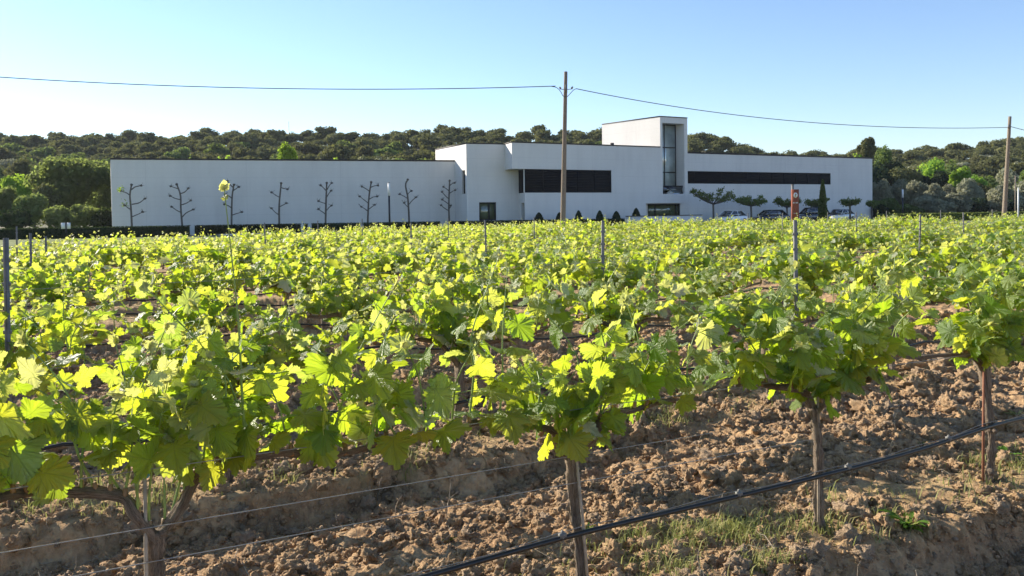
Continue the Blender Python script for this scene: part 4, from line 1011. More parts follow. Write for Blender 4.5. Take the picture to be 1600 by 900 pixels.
SUNL = np.array([sd.x * math.cos(-RROT) - sd.y * math.sin(-RROT), sd.x * math.sin(-RROT) + sd.y * math.cos(-RROT), sd.z])
def vine_parts(seed, lod, arms=(.72, .70), head=.70, nsh=13, lean=0.0, lmin=.28, lmax=.62, spread=1.0, leafs=1.0, extra=None, fork=.16, thick=1.0, sep=False, gaps=(), low=1.0):
    """returns trunk MB, [arm MBs], [shoot MBs], foliage MB (local x runs along the row)"""
    rng = np.random.RandomState(seed)
    tseg = {0: 24, 1: 10, 2: 6, 3: 5}[lod]; tn = {0: 44, 1: 12, 2: 6, 3: 4}[lod]
    T = MB(); hx = lean
    zf = head - fork
    path = smooth_path([(0, 0, -.12), (rng.uniform(-.035, .035), rng.uniform(-.03, .03), zf * .3), (hx * .5 + rng.uniform(-.045, .045), rng.uniform(-.03, .03), zf * .65), (hx, 0, zf)], tn)
    rad = np.interp(np.linspace(0, 1, tn), [0, .12, .5, .9, 1], [.044, .030, .025, .030, .034]) * thick
    if lod == 0: rad = rad * (1 + .5 * (vnoise(np.arange(tn) * .45, np.full(tn, seed), 4) - .5))
    tube(T, path, rad, tseg, noise=.16 if lod < 2 else .05, rng=rng, ridge=.20 if lod < 2 else 0)
    if lod == 0:   # loose strips of bark and a few knots
        for q in range(12):
            i0 = rng.randint(2, tn - 10); a = rng.rand() * 6.28; rr0 = rad[i0] * 1.05
            strip = path[i0:i0 + rng.randint(5, 10)] + np.array([math.cos(a), math.sin(a), 0]) * rr0; strip[-1] += np.array([math.cos(a), math.sin(a), 0]) * .008
            tube(T, strip, np.linspace(.005, .0015, len(strip)) * rng.uniform(.6, 1.2), 5)
        for q in range(4):
            c = path[rng.randint(8, tn)]; a = rng.rand() * 6.28; v = ICO1[0] * rng.uniform(.012, .022) * (1 + .5 * (rng.rand(len(ICO1[0]), 1) - .5)) + c + np.array([math.cos(a), math.sin(a), 0]) * .03 * thick; T.add(v, ICO1[1], barkco=v * 20)
    arms_mb = []; armpaths = []
    for sgn, L in ((-1, arms[0]), (1, arms[1])):
        A = MB() if sep else T
        if L <= 0: continue
        z1 = head + rng.uniform(.0, .05)
        ap = smooth_path([(hx, 0, zf - .03), (hx + sgn * rng.uniform(.05, .10), rng.uniform(-.02, .02), zf + fork * rng.uniform(.3, .7)), (hx + sgn * rng.uniform(.12, .17), rng.uniform(-.03, .03), z1 - rng.uniform(0, .04)), (hx + sgn * (.2 + (L - .2) * .3), rng.uniform(-.03, .03), z1 + rng.uniform(-.03, .03)), (hx + sgn * (.2 + (L - .2) * .65), rng.uniform(-.03, .03), z1 + rng.uniform(-.03, .03)), (sgn * L + hx * .3, 0, head + .04)], {0: 30, 1: 12, 2: 6, 3: 5}[lod])
        ar = np.interp(np.linspace(0, 1, len(ap)), [0, .3, .6, 1], [.024, .020, .015, .010]) * thick
        if lod == 0: ar = ar * (1 + .35 * (vnoise(np.arange(len(ap)) * .8, np.full(len(ap), seed + 3 * sgn), 4) - .4))
        tube(A, ap, ar, max(5, tseg - 2), noise=.2 if lod < 2 else .05, rng=rng, ridge=.18 if lod < 2 else 0); armpaths.append(ap)
        if lod == 0:
            for q in range(14):
                i0 = rng.randint(0, 20); a = rng.rand() * 6.28; o_ = np.array([0, math.cos(a), math.sin(a)]) * ar[i0] * 1.0; st_ = ap[i0:i0 + rng.randint(4, 9)] + o_; st_[-1] += o_ * .5
                tube(A, st_, np.linspace(.004, .001, len(st_)) * rng.uniform(.6, 1.3), 5)
        if sep: arms_mb.append(A)
    F = MB(); shoots = []
    LP, LY, LN, LS, LT, LYo = [], [], [], [], [], []
    pet = []
    starts = []
    allp = np.concatenate([ap[3:] if len(ap) > 6 else ap[1:] for ap in armpaths])
    for q in range(nsh):
        for tr_ in range(12):
            ap = armpaths[q % len(armpaths)]; fr_ = ((q // 2 + rng.rand()) / (nsh / 2 + .5)) if tr_ == 0 else rng.rand()
            b = ap[min(len(ap) - 1, int(len(ap) * (.06 + .94 * fr_)))]
            if not any(g0 < b[0] < g1 for g0, g1 in gaps): break
        L = rng.uniform(lmin, lmax)
        starts.append((b, L, rng.normal() * .36 * spread, rng.normal() * .40 * spread, False))
    for q in range(int(nsh / 7 * low)):   # short low shoots round the head
        starts.append((np.array([hx + rng.normal() * .12, 0, head - rng.uniform(0, .04)]), rng.uniform(.12, .26), rng.normal() * .9, rng.normal() * .8, False))
    if extra:
        for (x, L, dx, dy) in extra: starts.append((np.array([x, 0, head + .02]), L, dx, dy, True))
    for b, L, dx, dy, tall in starts:
        nn = {0: 12, 1: 8, 2: 5, 3: 4}[lod]
        p1 = b + np.array([dx * .35 * L, dy * .35 * L, L * .5]); p2 = b + np.array([dx * L * 1.0, dy * L * 1.0, L * (.93 if tall else rng.uniform(.72, .95))])
        if not tall: p2 += np.array([rng.normal() * .05, rng.normal() * .05, 0])
        sp_ = smooth_path([b, b + (p1 - b) * .5 + rng.normal(size=3) * .01, p1, p2], nn)
        S = MB() if sep else F
        r0_ = .0052 if not tall else .0065
        if lod < 3: tube(S, sp_, np.linspace(r0_, .0017, nn), {0: 7, 1: 5, 2: 3}[lod], mi=0 if sep else 1, cap=False)
        if lod <= 1:   # a short woody spur under the shoot
            tube(S, [b - [0, 0, .01], b + [dx * .02, dy * .02, .035]], [.012, .008], 6, mi=1 if sep else 2)
        shoots.append(S)
        cum = np.concatenate([[0], np.cumsum(np.linalg.norm(np.diff(sp_, axis=0), axis=1))]); tot = cum[-1]
        step = (.070 if lod == 0 else .060) * (1 if lod < 3 else 1.25); s = rng.uniform(.01, .05) + (.18 if (low == 0 and abs(b[0]) < .2) else 0); ph = rng.rand() * 6.28; flip = 0
        while s < tot:
            t = s / tot; c = np.array([np.interp(s, cum, sp_[:, j]) for j in range(3)])
            ph2 = ph + flip * math.pi + rng.normal() * .5; flip ^= 1
            out = np.array([math.cos(ph2), math.sin(ph2), rng.uniform(.1, .9)]); out /= np.linalg.norm(out)
            size = np.interp(t, [0, .25, .6, .85, 1], [.105, .125, .098, .055, .028]) * rng.uniform(.72, 1.22) * leafs
            if tall: size *= np.interp(t, [0, .45, .7, 1], [1.0, .85, .38, .5])
            pl = size * rng.uniform(.45, .8); e = c + out * pl
            dirh = np.array([out[0], out[1], rng.uniform(-1.1, .45) if t < .8 else rng.uniform(-.5, 1.3)]) + rng.normal(size=3) * .28
            nrm = np.array([out[0] * .6, out[1] * .6, .45]) + SUNL * .45 + rng.normal(size=3) * .6
            glare = rng.rand() < .075  # glare put into some leaves by young-leaf paleness and a tilt to the sun
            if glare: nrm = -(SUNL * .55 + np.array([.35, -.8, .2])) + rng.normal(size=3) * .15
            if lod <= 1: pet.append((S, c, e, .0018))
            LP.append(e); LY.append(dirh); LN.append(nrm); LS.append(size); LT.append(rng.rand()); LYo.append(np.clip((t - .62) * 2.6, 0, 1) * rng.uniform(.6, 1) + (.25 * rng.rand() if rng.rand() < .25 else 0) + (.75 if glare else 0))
            # a second leaf from the lateral
            if rng.rand() < (.38 if t < .6 else .2):
                o2 = np.array([math.cos(ph2 + 1.5), math.sin(ph2 + 1.5), rng.uniform(-.2, .7)]); e2 = c + o2 * pl * .9
                if lod <= 1: pet.append((S, c, e2, .0016))
                LP.append(e2); LY.append(o2 + rng.normal(size=3) * .4 - [0, 0, .4]); LN.append(nrm + rng.normal(size=3) * .5); LS.append(size * rng.uniform(.55, .9)); LT.append(rng.rand()); LYo.append(.1 * rng.rand())
            s += step * rng.uniform(.7, 1.25) * (1 if not tall else 1.35)
        # tip tuft
        tip = sp_[-1]; td = sp_[-1] - sp_[-2]; td /= np.linalg.norm(td)
        for q in range(3):
            LP.append(tip); LY.append(td + rng.normal(size=3) * .6); LN.append(rng.normal(size=3)); LS.append(.03 * rng.uniform(.8, 1.3)); LT.append(rng.rand()); LYo.append(1.0)
        if lod == 0 and rng.rand() < .6:   # a tendril
            c = sp_[-3]; a = rng.rand() * 6.28; tn_ = [c + np.array([math.cos(a + u * 2) * .06 * u, math.sin(a + u * 2) * .06 * u, .09 * u - .07 * u * u]) for u in np.linspace(0, 1.6, 9)]
            tube(S, tn_, np.linspace(.0014, .0006, 9), 4, mi=0 if sep else 1, cap=False)
    for S, c, e, r_ in pet: tube(S, [c, (c + e) / 2 + [0, 0, .006], e], [r_, r_ * .9, r_ * .8], 4 if lod == 0 else 3, mi=0 if sep else 1, cap=False)
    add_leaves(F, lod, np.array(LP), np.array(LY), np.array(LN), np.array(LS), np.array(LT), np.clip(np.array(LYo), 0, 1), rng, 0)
    return T, arms_mb, shoots, F

# ------------------------------------------------------------------ the vineyard rows
SIDE = [('A', -1.21, 2.72), ('B', .284, 3.46), ('C', 1.52, 4.05), ('D', 2.73, 4.72)]
def gz1(x, y): return float(ground_z(np.array([x]), np.array([y]), False)[0])
def front_vine(x, y, label, **kw):
    z = gz1(x, y); root = empty('grapevine', (x, y, z), RROT); tag(root, label, 'grapevine', 'grapevines in the front row')
    T, arms, shoots, F = vine_parts(sep=True, lod=0, **kw)
    T.obj('trunk', VBARK, root, True)
    for a in arms: a.obj('arm', VBARK, root, True)
    for s in shoots: s.obj('shoot', [SHOOT, CANE], root, True)
    F.obj('foliage', [LEAF, SHOOT, CANE], root, True); return root
front_vine(-1.21, 2.72, 'thick gnarled vine forking into two arms at the lower left', seed=11, arms=(.80, .85), head=.71, fork=.16, nsh=30, lmin=.34, lmax=.66, thick=.85, leafs=1.10, spread=1.0, extra=[(.30, 1.04, -.05, .02)], low=0)
front_vine(.284, 3.46, 'slim leaning vine in the lower centre with leaves hanging beside its trunk', seed=22, arms=(.86, .66), head=.70, fork=.10, nsh=20, lmin=.30, lmax=.72, lean=-.05, thick=.78, leafs=1.12, spread=1.0)
front_vine(1.52, 4.05, 'upright vine with a dense round head right of centre', seed=33, arms=(.52, .42), head=.74, fork=.12, nsh=20, lmin=.28, lmax=.70, lean=-.04, thick=.78, leafs=1.12, spread=1.0)
front_vine(2.73, 4.72, 'vine at the right with a thin straight trunk and horizontal left arm', seed=44, arms=(.80, .50), head=.78, fork=.10, nsh=18, lmin=.32, lmax=.68, lean=-.02, thick=.74, leafs=1.05, gaps=((-.72, -.22),))
front_vine(-2.52, 2.07, 'vine cut by the left picture edge in the front row', seed=55, arms=(.6, .75), head=.72, nsh=30, leafs=1.1)
front_vine(3.95, 5.33, 'vine beyond the right picture edge in the front row', seed=66, arms=(.7, .7), head=.74, nsh=16)

pool = {}; farsrc = []
for lod, cnt in ((0, 3), (1, 6), (2, 8), (3, 8)):
    pool[lod] = []
    for q in range(cnt):
        rng = np.random.RandomState(900 + lod * 50 + q)
        T, _, _, F = vine_parts(seed=300 + lod * 40 + q, lod=lod, arms=(rng.uniform(.62, .78), rng.uniform(.62, .78)), head=rng.uniform(.66, .76), nsh=rng.randint(19, 26) if lod < 3 else rng.randint(17, 23), lmin=.24, lmax=rng.uniform(.52, .72), leafs=1.0 if lod < 2 else 1.12, spread=1.1,
                                extra=[(rng.uniform(-.5, .5), rng.uniform(.6, .78), rng.normal() * .12, rng.normal() * .12)] if q % 2 else None)
        if lod == 3: farsrc.append((T, F))
        pool[lod].append((T.mesh('trunk', VBARK, True), F.mesh('foliage', [LEAF, SHOOT, CANE], True)))
rng = np.random.RandomState(77)
nv = 0
cands = []
for kk in range(1, 19):
    a = A0 + 2.48 * kk; off = rng.rand() * 1.42
    for s in np.arange(-60, 60, 1.42):
        x = (s + off) * UX + rng.normal() * .05; y = a + SLOPE * x + rng.normal() * .04
        if y < 2.4 or y > 45: continue
        px, py = proj(x, y, 1.0)
        if px < -70 - 900 / y or px > 1670 + 900 / y: continue
        if x < -16.5 + .55 * (y - 19): continue
        if rng.rand() < .03: continue
        cands.append((y, x, kk))
cands.sort(); print('vines', len(cands))
restv = cands[290:]; cands = cands[:290]
ORD = ['first', 'second', 'third', 'fourth', 'fifth', 'sixth', 'seventh', 'eighth', 'ninth', 'tenth', 'eleventh', 'twelfth', 'thirteenth', 'fourteenth', 'fifteenth', 'sixteenth', 'seventeenth', 'eighteenth', 'nineteenth', 'twentieth']
rowname = {1: 'first', 2: 'second', 3: 'third', 4: 'fourth'}
rank = {}
for kk in rowname:
    for q, c in enumerate(sorted([c for c in cands if c[2] == kk and -20 < proj(c[1], c[0], .9)[0] < 1620], key=lambda c: proj(c[1], c[0], .9)[0])): rank[c] = q
for (y, x, kk) in cands:
    lod = 0 if y < 5.2 else 1 if y < 9.5 else 2 if y < 19 else 3
    T, F = pool[lod][rng.randint(len(pool[lod]))]
    root = empty('grapevine', (x, y, gz1(x, y)), RROT + (math.pi if rng.rand() < .5 else 0) + rng.normal() * .06); s = rng.uniform(.9, 1.08); root.scale = (s, s * rng.uniform(.9, 1.2), s * rng.uniform(.92, 1.08) * (1 - .07 * float(sst(9, 20, y))) * (1 - .06 * float(sst(-2, -14, x))))
    if kk in rowname: tag(root, '%s vine from the left in the %s row behind the front vines' % (ORD[rank[(y, x, kk)]], rowname[kk]) if (y, x, kk) in rank else 'leafy vine just outside the picture in the %s row behind the front vines' % rowname[kk], 'grapevine', 'grapevines in the %s row behind the front row' % rowname[kk])
    else: tag(root, 'leafy green grapevine in the packed rows towards the building', 'grapevine', 'grapevines in the far rows')
    link_mesh('trunk', T, root); link_mesh('foliage', F, root); nv += 1

# the last rows before the drive read as one mass
def merge(dst, src, ang, sc, loc, mioff=0):
    ca, sa = math.cos(ang), math.sin(ang)
    v = (np.concatenate(src.v) * sc) @ np.array([[ca, sa, 0], [-sa, ca, 0], [0, 0, 1]]) + loc; off = dst.n
    dst.v.append(v); dst.l.append(np.concatenate(src.l) + off); dst.sz.append(np.concatenate(src.sz)); dst.mi.append(np.concatenate(src.mi) + mioff)
    for k_, lst in src.att.items():
        for o_, a_ in lst: dst.att.setdefault(k_, []).append((off + o_, a_))
    dst.n += len(v)
fv = MB()
for (y, x, kk) in restv:
    T, F = farsrc[rng.randint(len(farsrc))]; s = rng.uniform(.9, 1.05); sc = np.array([s, s, s * .93 * (1 - .06 * float(sst(-2, -14, x)))]); an = RROT + (math.pi if rng.rand() < .5 else 0)
    merge(fv, F, an, sc, (x, y, 0)); merge(fv, T, an, sc, (x, y, 0), 3)
if fv.n: tag(fv.obj('distant_vines', [LEAF, SHOOT, CANE, VBARK], None, True), 'carpet of far green vines merging before the drive', 'vines', kind='stuff')
print('rest', len(restv))

# irrigation pipes and wires
def rowpt(kk, u):   # point at distance u along row kk, u=0 near x=0
    x = u * UX; return x, A0 + 2.48 * kk + SLOPE * x
def run(name, kk, u0, u1, z, r, mat, label, cat, group, sag=.0, seg=6, off=-.05, knots=()):
    n = int((u1 - u0) / .12); us = np.linspace(u0, u1, n); pts_ = []
    for u in us:
        x, y = rowpt(kk, u); wob = (vnoise(u * .7, kk * 1.0, 2) - .5) * .05 * (1 if sag else .2)
        zz = z - sag * abs(math.sin(math.pi * (u / 1.42))) + (vnoise(u * .5, kk * 2.0, 7) - .5) * sag
        pts_.append((x - UY * (off + wob), y + UX * (off + wob), zz))
    mb = MB(); tube(mb, pts_, r, seg)
    o = mb.obj(name, mat, None, True); return tag(o, label, cat, group)
# front pipe follows the photograph: it droops between the vines
fp = [(-3.3, 1.62, .20), (-2.3, 2.12, .20), (-1.25, 2.66, .22), (-.6, 2.98, .20), (.23, 3.38, .25), (.90, 3.70, .268), (1.53, 4.0, .288), (2.15, 4.33, .305), (2.72, 4.66, .335), (3.3, 5.02, .325), (4.6, 5.8, .33)]
mb = MB(); FPATH = smooth_path(fp, 120); tube(mb, FPATH, .0112, 12); tag(mb.obj('irrigation_pipe', PIPE, None, True), 'thick black irrigation pipe crossing the foreground along the front row', 'pipe', 'black irrigation pipes')
mb = MB(); w_ = FPATH + [0, 0, .021]; w_[:, 2] += .006 * np.sin(np.arange(120) * .55); tube(mb, w_, .0015, 5); tag(mb.obj('support_wire', WIREM, None, True), 'thin wire running just above the front irrigation pipe', 'wire', 'trellis wires of the front row')
for q, ii in enumerate((30, 47, 62, 74, 88)):
    c = FPATH[ii]; mb = MB(); tube(mb, [c + [0, 0, -.018], c + [0, 0, .0], c + [0, 0, .03]], [.006, .012, .006], 8); box(mb, (c[0], c[1], c[2] + .012), (.03, .02, .018), RROT)
    tag(mb.obj('pipe_clip', STEEL), 'small grey clip holding the front pipe to its wire', 'clip', 'clips on the front pipe')
run('trellis_wire', 0, -4.2, 6, .775, .0017, WIREM, 'trellis wire along the arms of the front row vines', 'wire', 'trellis wires of the front row')
run('trellis_wire', 0, -4.2, 1.0, .575, .0018, WIREM, 'loose thin wire in front of the shaded bank, upper of two', 'wire', 'trellis wires of the front row', off=-.03)
run('trellis_wire', 0, -4.2, 1.6, .46, .0018, WIREM, 'loose rusty wire crossing the lower left, lower of two', 'wire', 'trellis wires of the front row', off=-.03)
for kk in range(1, 17):
    a = A0 + 2.48 * kk; xl = -12 + .55 * (a - 19); u1 = min(46, (41 - a) / SLOPE * CN + 2)
    u0 = max(-14, xl * CN * 1.0)
    if u1 < u0 + 3: continue
    if kk <= 8: run('irrigation_pipe', kk, u0, u1, .36, .011 if kk < 4 else .013, PIPE, 'black irrigation pipe of %s row behind the front vines' % ['the first', 'the second', 'the third', 'the fourth', 'the fifth', 'the sixth', 'the seventh', 'the eighth'][kk - 1], 'pipe', 'black irrigation pipes', sag=.06)
    if kk <= 5: run('trellis_wire', kk, u0, u1, .78, .0017 if kk < 3 else .0025, WIREM, 'trellis wire of %s row behind the front vines' % ['the first', 'the second', 'the third', 'the fourth', 'the fifth'][kk - 1], 'wire', 'trellis wires of the rows behind')
    if kk <= 4: run('trellis_wire', kk, u0, u1, 1.22, .0014 if kk < 3 else .002, WIREM, 'upper trellis wire of %s row behind the front vines' % ['the first', 'the second', 'the third', 'the fourth'][kk - 1], 'wire', 'trellis wires of the rows behind')

# thin stakes beside the front trunks
for (x, y, h_, lean, mat, lb_) in [(-1.235, 2.69, .86, .01, TWIG, 'thin weathered stake behind the forked vine at lower left'), (.31, 3.42, .66, -.06, TWIG, 'thin stake beside the leaning centre vine'), (1.50, 4.02, .80, .0, TWIG, 'thin reddish stake against the trunk right of centre'), (2.70, 4.69, .80, .005, m_simple('rust_rod', (.22, .09, .05), .8), 'thin rusty rod against the vine at right')]:
    mb = MB(); rng = np.random.RandomState(1); tube(mb, [(0, 0, -.1), (lean * .5, 0, h_ * .5), (lean, 0, h_)], [.008, .0075, .006], 7, noise=.1, rng=rng); o = mb.obj('vine_stake', mat, None, True); o.location = (x, y, gz1(x, y)); tag(o, lb_, 'stake', 'stakes beside the front vines')
tie = MB(); tube(tie, [(.012 * math.cos(a), .012 * math.sin(a), .003 * math.sin(3 * a)) for a in np.linspace(0, 6.3, 16)], .003, 5); o = tie.obj('vine_tie', m_simple('blue_tie', (.15, .38, .42), .5), None, True); o.location = (-1.226, 2.69, .745); tag(o, 'pale blue tie round the stake of the forked vine', 'tie')

# steel trellis posts
def tpost(px, kk, h_, label, wdt=.021):
    r = (px - CX) / FPX; a = A0 + 2.48 * kk; y = a / (1 - SLOPE * r); x = r * y
    mb = MB(); t = .003; d_ = .015
    for bx, by, sx, sy in ((0, 0, wdt, t), (-wdt / 2, -d_ / 2, t, d_), (wdt / 2, -d_ / 2, t, d_), (-wdt / 2 + .007, -d_ - .001, .014, t), (wdt / 2 - .007, -d_ - .001, .014, t)):
        box(mb, (bx, by, (h_ - .3) / 2), (sx, sy, h_ + .3))
    for q in range(9):
        for sx in (-1, 1): box(mb, (sx * (wdt / 2 + .005), -d_ / 2, h_ - .12 - q * .13), (.01, .012, .02))
    o = mb.obj('trellis_post', STEEL); o.location = (x, y, gz1(x, y)); o.rotation_euler = (R(random.Random(int(px)).uniform(-1, 1)), R(random.Random(int(px) + 1).uniform(-1.2, 1.2)), R(8))
    tag(o, label, 'post', 'galvanised steel trellis posts')
tpost(5, 1, 1.50, 'tall grey steel trellis post at the left picture edge')
tpost(938.5, 2, 1.51, 'grey steel channel post right of the tall wooden pole', .028)
tpost(1243.5, 1, 1.50, 'bright steel channel post in line with the rust coloured sign', .027)
tpost(760, 4, 1.48, 'grey steel post below the square ground floor window')
tpost(642, 5, 1.44, 'grey steel post right of the black lamp post'); tpost(565, 7, 1.5, 'thin steel post left of the black lamp post')
tpost(1435, 3, 1.47, 'steel post in the vines before the olive grove, left one'); tpost(1507, 4, 1.46, 'steel post in the vines before the olive grove, right one')
tpost(47, 4, 1.42, 'short steel post near the left edge, left of a pair'); tpost(72, 5, 1.35, 'short steel post near the left edge, right of a pair')
for px, kk in ((497, 8), (700, 9), (835, 9), (1122, 10), (1168, 9), (1222, 8), (1293, 9), (1337, 7), (1385, 9), (1470, 8), (1550, 9), (415, 7), (25, 7)):
    tpost(px, kk, 1.46, 'distant thin steel trellis post rising above the far vine tops')

# ------------------------------------------------------------------ soil clods, weeds, litter
rng = np.random.RandomState(2024)
ICO0 = icosphere(0)
base_clods = {0: [], 1: [], 2: [], 3: []}
for lv_, ico in ((0, ICO0), (1, ICO1), (2, ICO2), (3, ICO3)):
    for q in range(8):
        v = ico[0].copy(); n1 = rng.normal(size=(9, 3)); n1 /= np.linalg.norm(n1, axis=1)[:, None]
        for nn in n1: v = v - np.clip((v @ nn)[:, None] - rng.uniform(.6, .9), 0, 1) * nn * .7
        nz_ = fbm(v[:, 0] * 2.3 + q * 9, v[:, 1] * 2.3 + v[:, 2] * 1.7, 3, q)[:, None] - .45
        if lv_ == 3: v = v * (1 + .55 * (vnoise(v[:, 0] * 5 + q * 3 + v[:, 2] * 4, v[:, 1] * 5 - v[:, 2] * 3, q)[:, None] - .5) + .3 * (vnoise(v[:, 0] * 11 + v[:, 2] * 9, v[:, 1] * 11 - v[:, 2] * 8, q + 5)[:, None] - .5))
        v = v * (1 + 1.3 * nz_ + (.05 if lv_ == 3 else 1) * .22 * (rng.rand(len(v), 1) - .5)) * [1, rng.uniform(.7, 1), rng.uniform(.6, .85)]
        base_clods[lv_].append((v, ico[1]))
cl = MB()
N = 230000
yy = 3.0 + 9 * rng.rand(N) ** 1.5; xx = (rng.rand(N) * 2 - 1) * .68 * yy
kk_, pp_, uu_ = row_coords(xx, yy)
keep = rng.rand(N) < np.where((pp_ > -.22) & (pp_ < .28), .65, 1.0) * np.clip(2.6 * fbm(xx * 2.6, yy * 2.6, 4, 12) - .75, .05, 1)
xx, yy = xx[keep], yy[keep]
b_y = 3.0 + 6 * rng.rand(14000); b_x = (rng.rand(14000) * 2 - 1) * .68 * b_y; _, b_p, _ = row_coords(b_x, b_y); bk_ = (b_p > -.5) & (b_p < -.12)
xx = np.concatenate([xx, b_x[bk_]]); yy = np.concatenate([yy, b_y[bk_]])
sz = np.clip(.0045 + .0040 * rng.pareto(1.85, len(xx)), .0034, .06) * np.clip(yy / 5, .85, 1.6)
sz = sz * (.7 + .7 * vnoise(xx * 1.7, yy * 1.7, 15))
zz = ground_z(xx, yy)
lvl = np.where(sz > .024, 3, np.where(sz > .014, 2, np.where(sz > .007, 1, 0))); var = rng.randint(0, 8, len(xx))
ang = rng.rand(len(xx)) * 6.283; bng = rng.rand(len(xx)) * 6.283
tn_ = np.where(rng.rand(len(xx)) < .2, 1.0, rng.rand(len(xx)) * .35)
for L_ in (0, 1, 2, 3):
    for q in range(8):
        m_ = np.where((lvl == L_) & (var == q))[0]
        if not len(m_): continue
        v, f = base_clods[L_][q]; ca, sa, cb, sb = np.cos(ang[m_]), np.sin(ang[m_]), np.cos(bng[m_]), np.sin(bng[m_])
        x1 = v[None, :, 0]; y1 = v[None, :, 1] * cb[:, None] + v[None, :, 2] * sb[:, None]; z1 = -v[None, :, 1] * sb[:, None] + v[None, :, 2] * cb[:, None]
        x2 = x1 * ca[:, None] + y1 * sa[:, None]; y2 = -x1 * sa[:, None] + y1 * ca[:, None]
        W_ = np.stack([x2, y2, z1], 2) * sz[m_][:, None, None] + np.stack([xx[m_], yy[m_], zz[m_] + sz[m_] * .15], 1)[:, None, :]
        cl.add(W_.reshape(-1, 3), (f[None] + (np.arange(len(m_)) * len(v))[:, None, None]).reshape(-1, 3), 0, tone=np.repeat(tn_[m_], len(v)))
tag(cl.obj('soil_clods', CLOD, None, False), 'loose brown soil clods and small stones in the tilled ground', 'soil clods', kind='stuff')
print('clods', len(xx))

# grass and weeds on the strips under the vines
gb = MB(); NB = 240000
yy = 3.0 + 12 * rng.rand(NB) ** 1.6; xx = (rng.rand(NB) * 2 - 1) * .68 * yy; kk_, pp_, uu_ = row_coords(xx, yy)
dens = np.clip(fbm(xx * 4.5, yy * 4.5, 3, 40) * 6 - 2.7, 0, 1) * np.clip(fbm(xx * 1.1, yy * 1.1, 2, 41) * 4 - .9, .1, 1); right = np.where(kk_ == 0, sst(.3, 1.2, uu_), .5)
keep = (np.abs(pp_ - .03) < .30) & (rng.rand(NB) < dens * right + .02)
xx, yy = xx[keep], yy[keep]; n = len(xx); zz = ground_z(xx, yy)
h = rng.uniform(.02, .10, n); a = rng.rand(n) * 6.28; w_ = .0022 + rng.rand(n) * .0022; bend = rng.uniform(.2, 1.1, n)
d = np.stack([np.cos(a), np.sin(a), 0 * a], 1); sde = np.stack([-np.sin(a), np.cos(a), 0 * a], 1); b0 = np.stack([xx, yy, zz - .003], 1)
m1 = b0 + d * (h * bend * .35)[:, None] + np.array([0, 0, 1]) * (h * .6)[:, None]; e1 = b0 + d * (h * bend)[:, None] + np.array([0, 0, 1]) * (h * (1 - .3 * bend))[:, None]
v = np.stack([b0 - sde * w_[:, None], b0 + sde * w_[:, None], m1 + sde * w_[:, None] * .7, m1 - sde * w_[:, None] * .7, e1], 1).reshape(-1, 3)
o5 = (np.arange(n) * 5)[:, None]; gb.add(v, [o5 + [[0, 1, 2, 3]], o5 + [[3, 2, 4]]], 0, tone=np.repeat(np.where(rng.rand(n) < .35, rng.rand(n) * .3, .6 + .4 * rng.rand(n)), 5))
tag(gb.obj('grass', GRASSM), 'short dry and green grass on the strips under the vines', 'grass', kind='stuff'); print('grass', n)

def weed(px, py, n, size, label, flop=.6, mat=GREENW):
    # broad-leaved rosette standing on the soil
    v = _F + _Rt * ((px - CX) / FPX) + _Up * ((CY - py) / FPX); t = -CAMH / v.z; x, y = v.x * t, v.y * t
    rng = np.random.RandomState(int(px)); mb = MB()
    for q in range(n):
        a = rng.rand() * 6.28; L = size * rng.uniform(.6, 1.2); W_ = L * rng.uniform(.16, .26); up = rng.uniform(.4, 1.1)
        ts = np.linspace(0, 1, 7); wv = W_ * np.array([.18, .45, .8, 1, .85, .5, .03]) * (1 + .25 * rng.uniform(-1, 1, 7)); dd = np.array([math.cos(a), math.sin(a), 0]); sd_ = np.array([-dd[1], dd[0], 0])
        c = dd * (L * ts)[:, None] * .8 + np.array([0, 0, 1]) * (L * up * (ts - flop * ts ** 2))[:, None]
        vv = np.concatenate([c - sd_ * wv[:, None] / 2 + [0, 0, .15 * W_], c - [0, 0, .0], c + sd_ * wv[:, None] / 2 + [0, 0, .15 * W_]])
        k = np.arange(6); f = np.concatenate([np.stack([k, k + 1, k + 8, k + 7], 1), np.stack([k + 7, k + 8, k + 15, k + 14], 1)]); mb.add(vv, f, 0, tone=rng.rand())
    o = mb.obj('weed', mat, None, True); o.location = (x, y, float(ground_z(np.array([x]), np.array([y]))[0]) - .005); tag(o, label, 'weed', 'broad-leaved weeds on the soil')
weed(1420, 822, 34, .15, 'bright green rosette weed on the bank at the lower right')
weed(1572, 720, 22, .12, 'leafy weed cluster at the right edge beside the last trunk')
weed(1590, 650, 30, .10, 'dull green weed mound at the right edge below the leaves', mat=GRASSM)
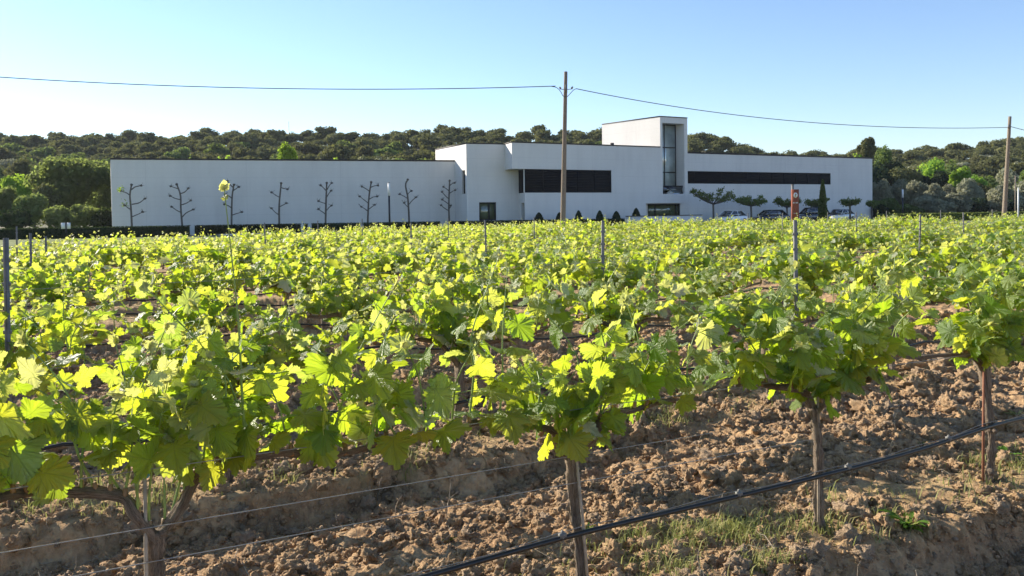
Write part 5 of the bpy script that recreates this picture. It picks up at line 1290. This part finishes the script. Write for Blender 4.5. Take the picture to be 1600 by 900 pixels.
weed(1440, 690, 12, .06, 'small green weed behind the pipe near the last trunk'); weed(700, 805, 14, .05, 'tiny green weed in front of the pipe left of the centre vine'); weed(1075, 650, 12, .05, 'tiny weed under the leaves right of the centre vine')
weed(920, 790, 12, .05, 'small yellowish weed by the centre trunk'); weed(400, 870, 12, .05, 'small weed among clods right of the forked vine')

# dead twigs and stalks
tw = MB()
for q in range(330):
    y = 3.0 + 5.5 * rng.rand() ** 1.5; x = (rng.rand() * 2 - 1) * .66 * y; z = float(ground_z(np.array([x]), np.array([y]))[0])
    up = rng.rand() < .30; L = rng.uniform(.05, .22); a = rng.rand() * 6.28
    dv = np.array([math.cos(a) * (.25 if up else 1), math.sin(a) * (.25 if up else 1), 1.0 if up else rng.uniform(0, .25)]); dv /= np.linalg.norm(dv)
    p0 = np.array([x, y, z + .004]); pts_ = [p0 + dv * L * t + rng.normal(size=3) * .008 * (t > 0) for t in np.linspace(0, 1, 6)]
    tube(tw, pts_, np.linspace(.0018, .0008, 6) * rng.uniform(.7, 1.8), 4)
    if rng.rand() < .6: tube(tw, [pts_[3], pts_[3] + rng.normal(size=3) * .03 + [0, 0, .02], pts_[3] + rng.normal(size=3) * .05 + [0, 0, .03]], [.001, .0008, .0006], 3)
tag(tw.obj('dead_twigs', TWIG, None, True), 'dry grey twigs and stalks littering the soil', 'twigs', kind='stuff')

# ------------------------------------------------------------------ thin air between here and the ridge
hz_ = MB(); box(hz_, (0, 150, 24), (900, 800, 66)); ho = hz_.obj('haze', None)
ho.data.materials.clear(); hmt = bpy.data.materials.new('haze'); hmt.use_nodes = True; hn = hmt.node_tree; hn.nodes.remove(hn.nodes['Principled BSDF'])
pv = hn.nodes.new('ShaderNodeVolumePrincipled'); pv.inputs['Color'].default_value = (.80, .88, 1, 1); pv.inputs['Density'].default_value = .00012; pv.inputs['Anisotropy'].default_value = 0.2
hn.links.new(pv.outputs[0], hn.nodes['Material Output'].inputs['Volume']); ho.data.materials.append(hmt)
tag(ho, kind='stuff')
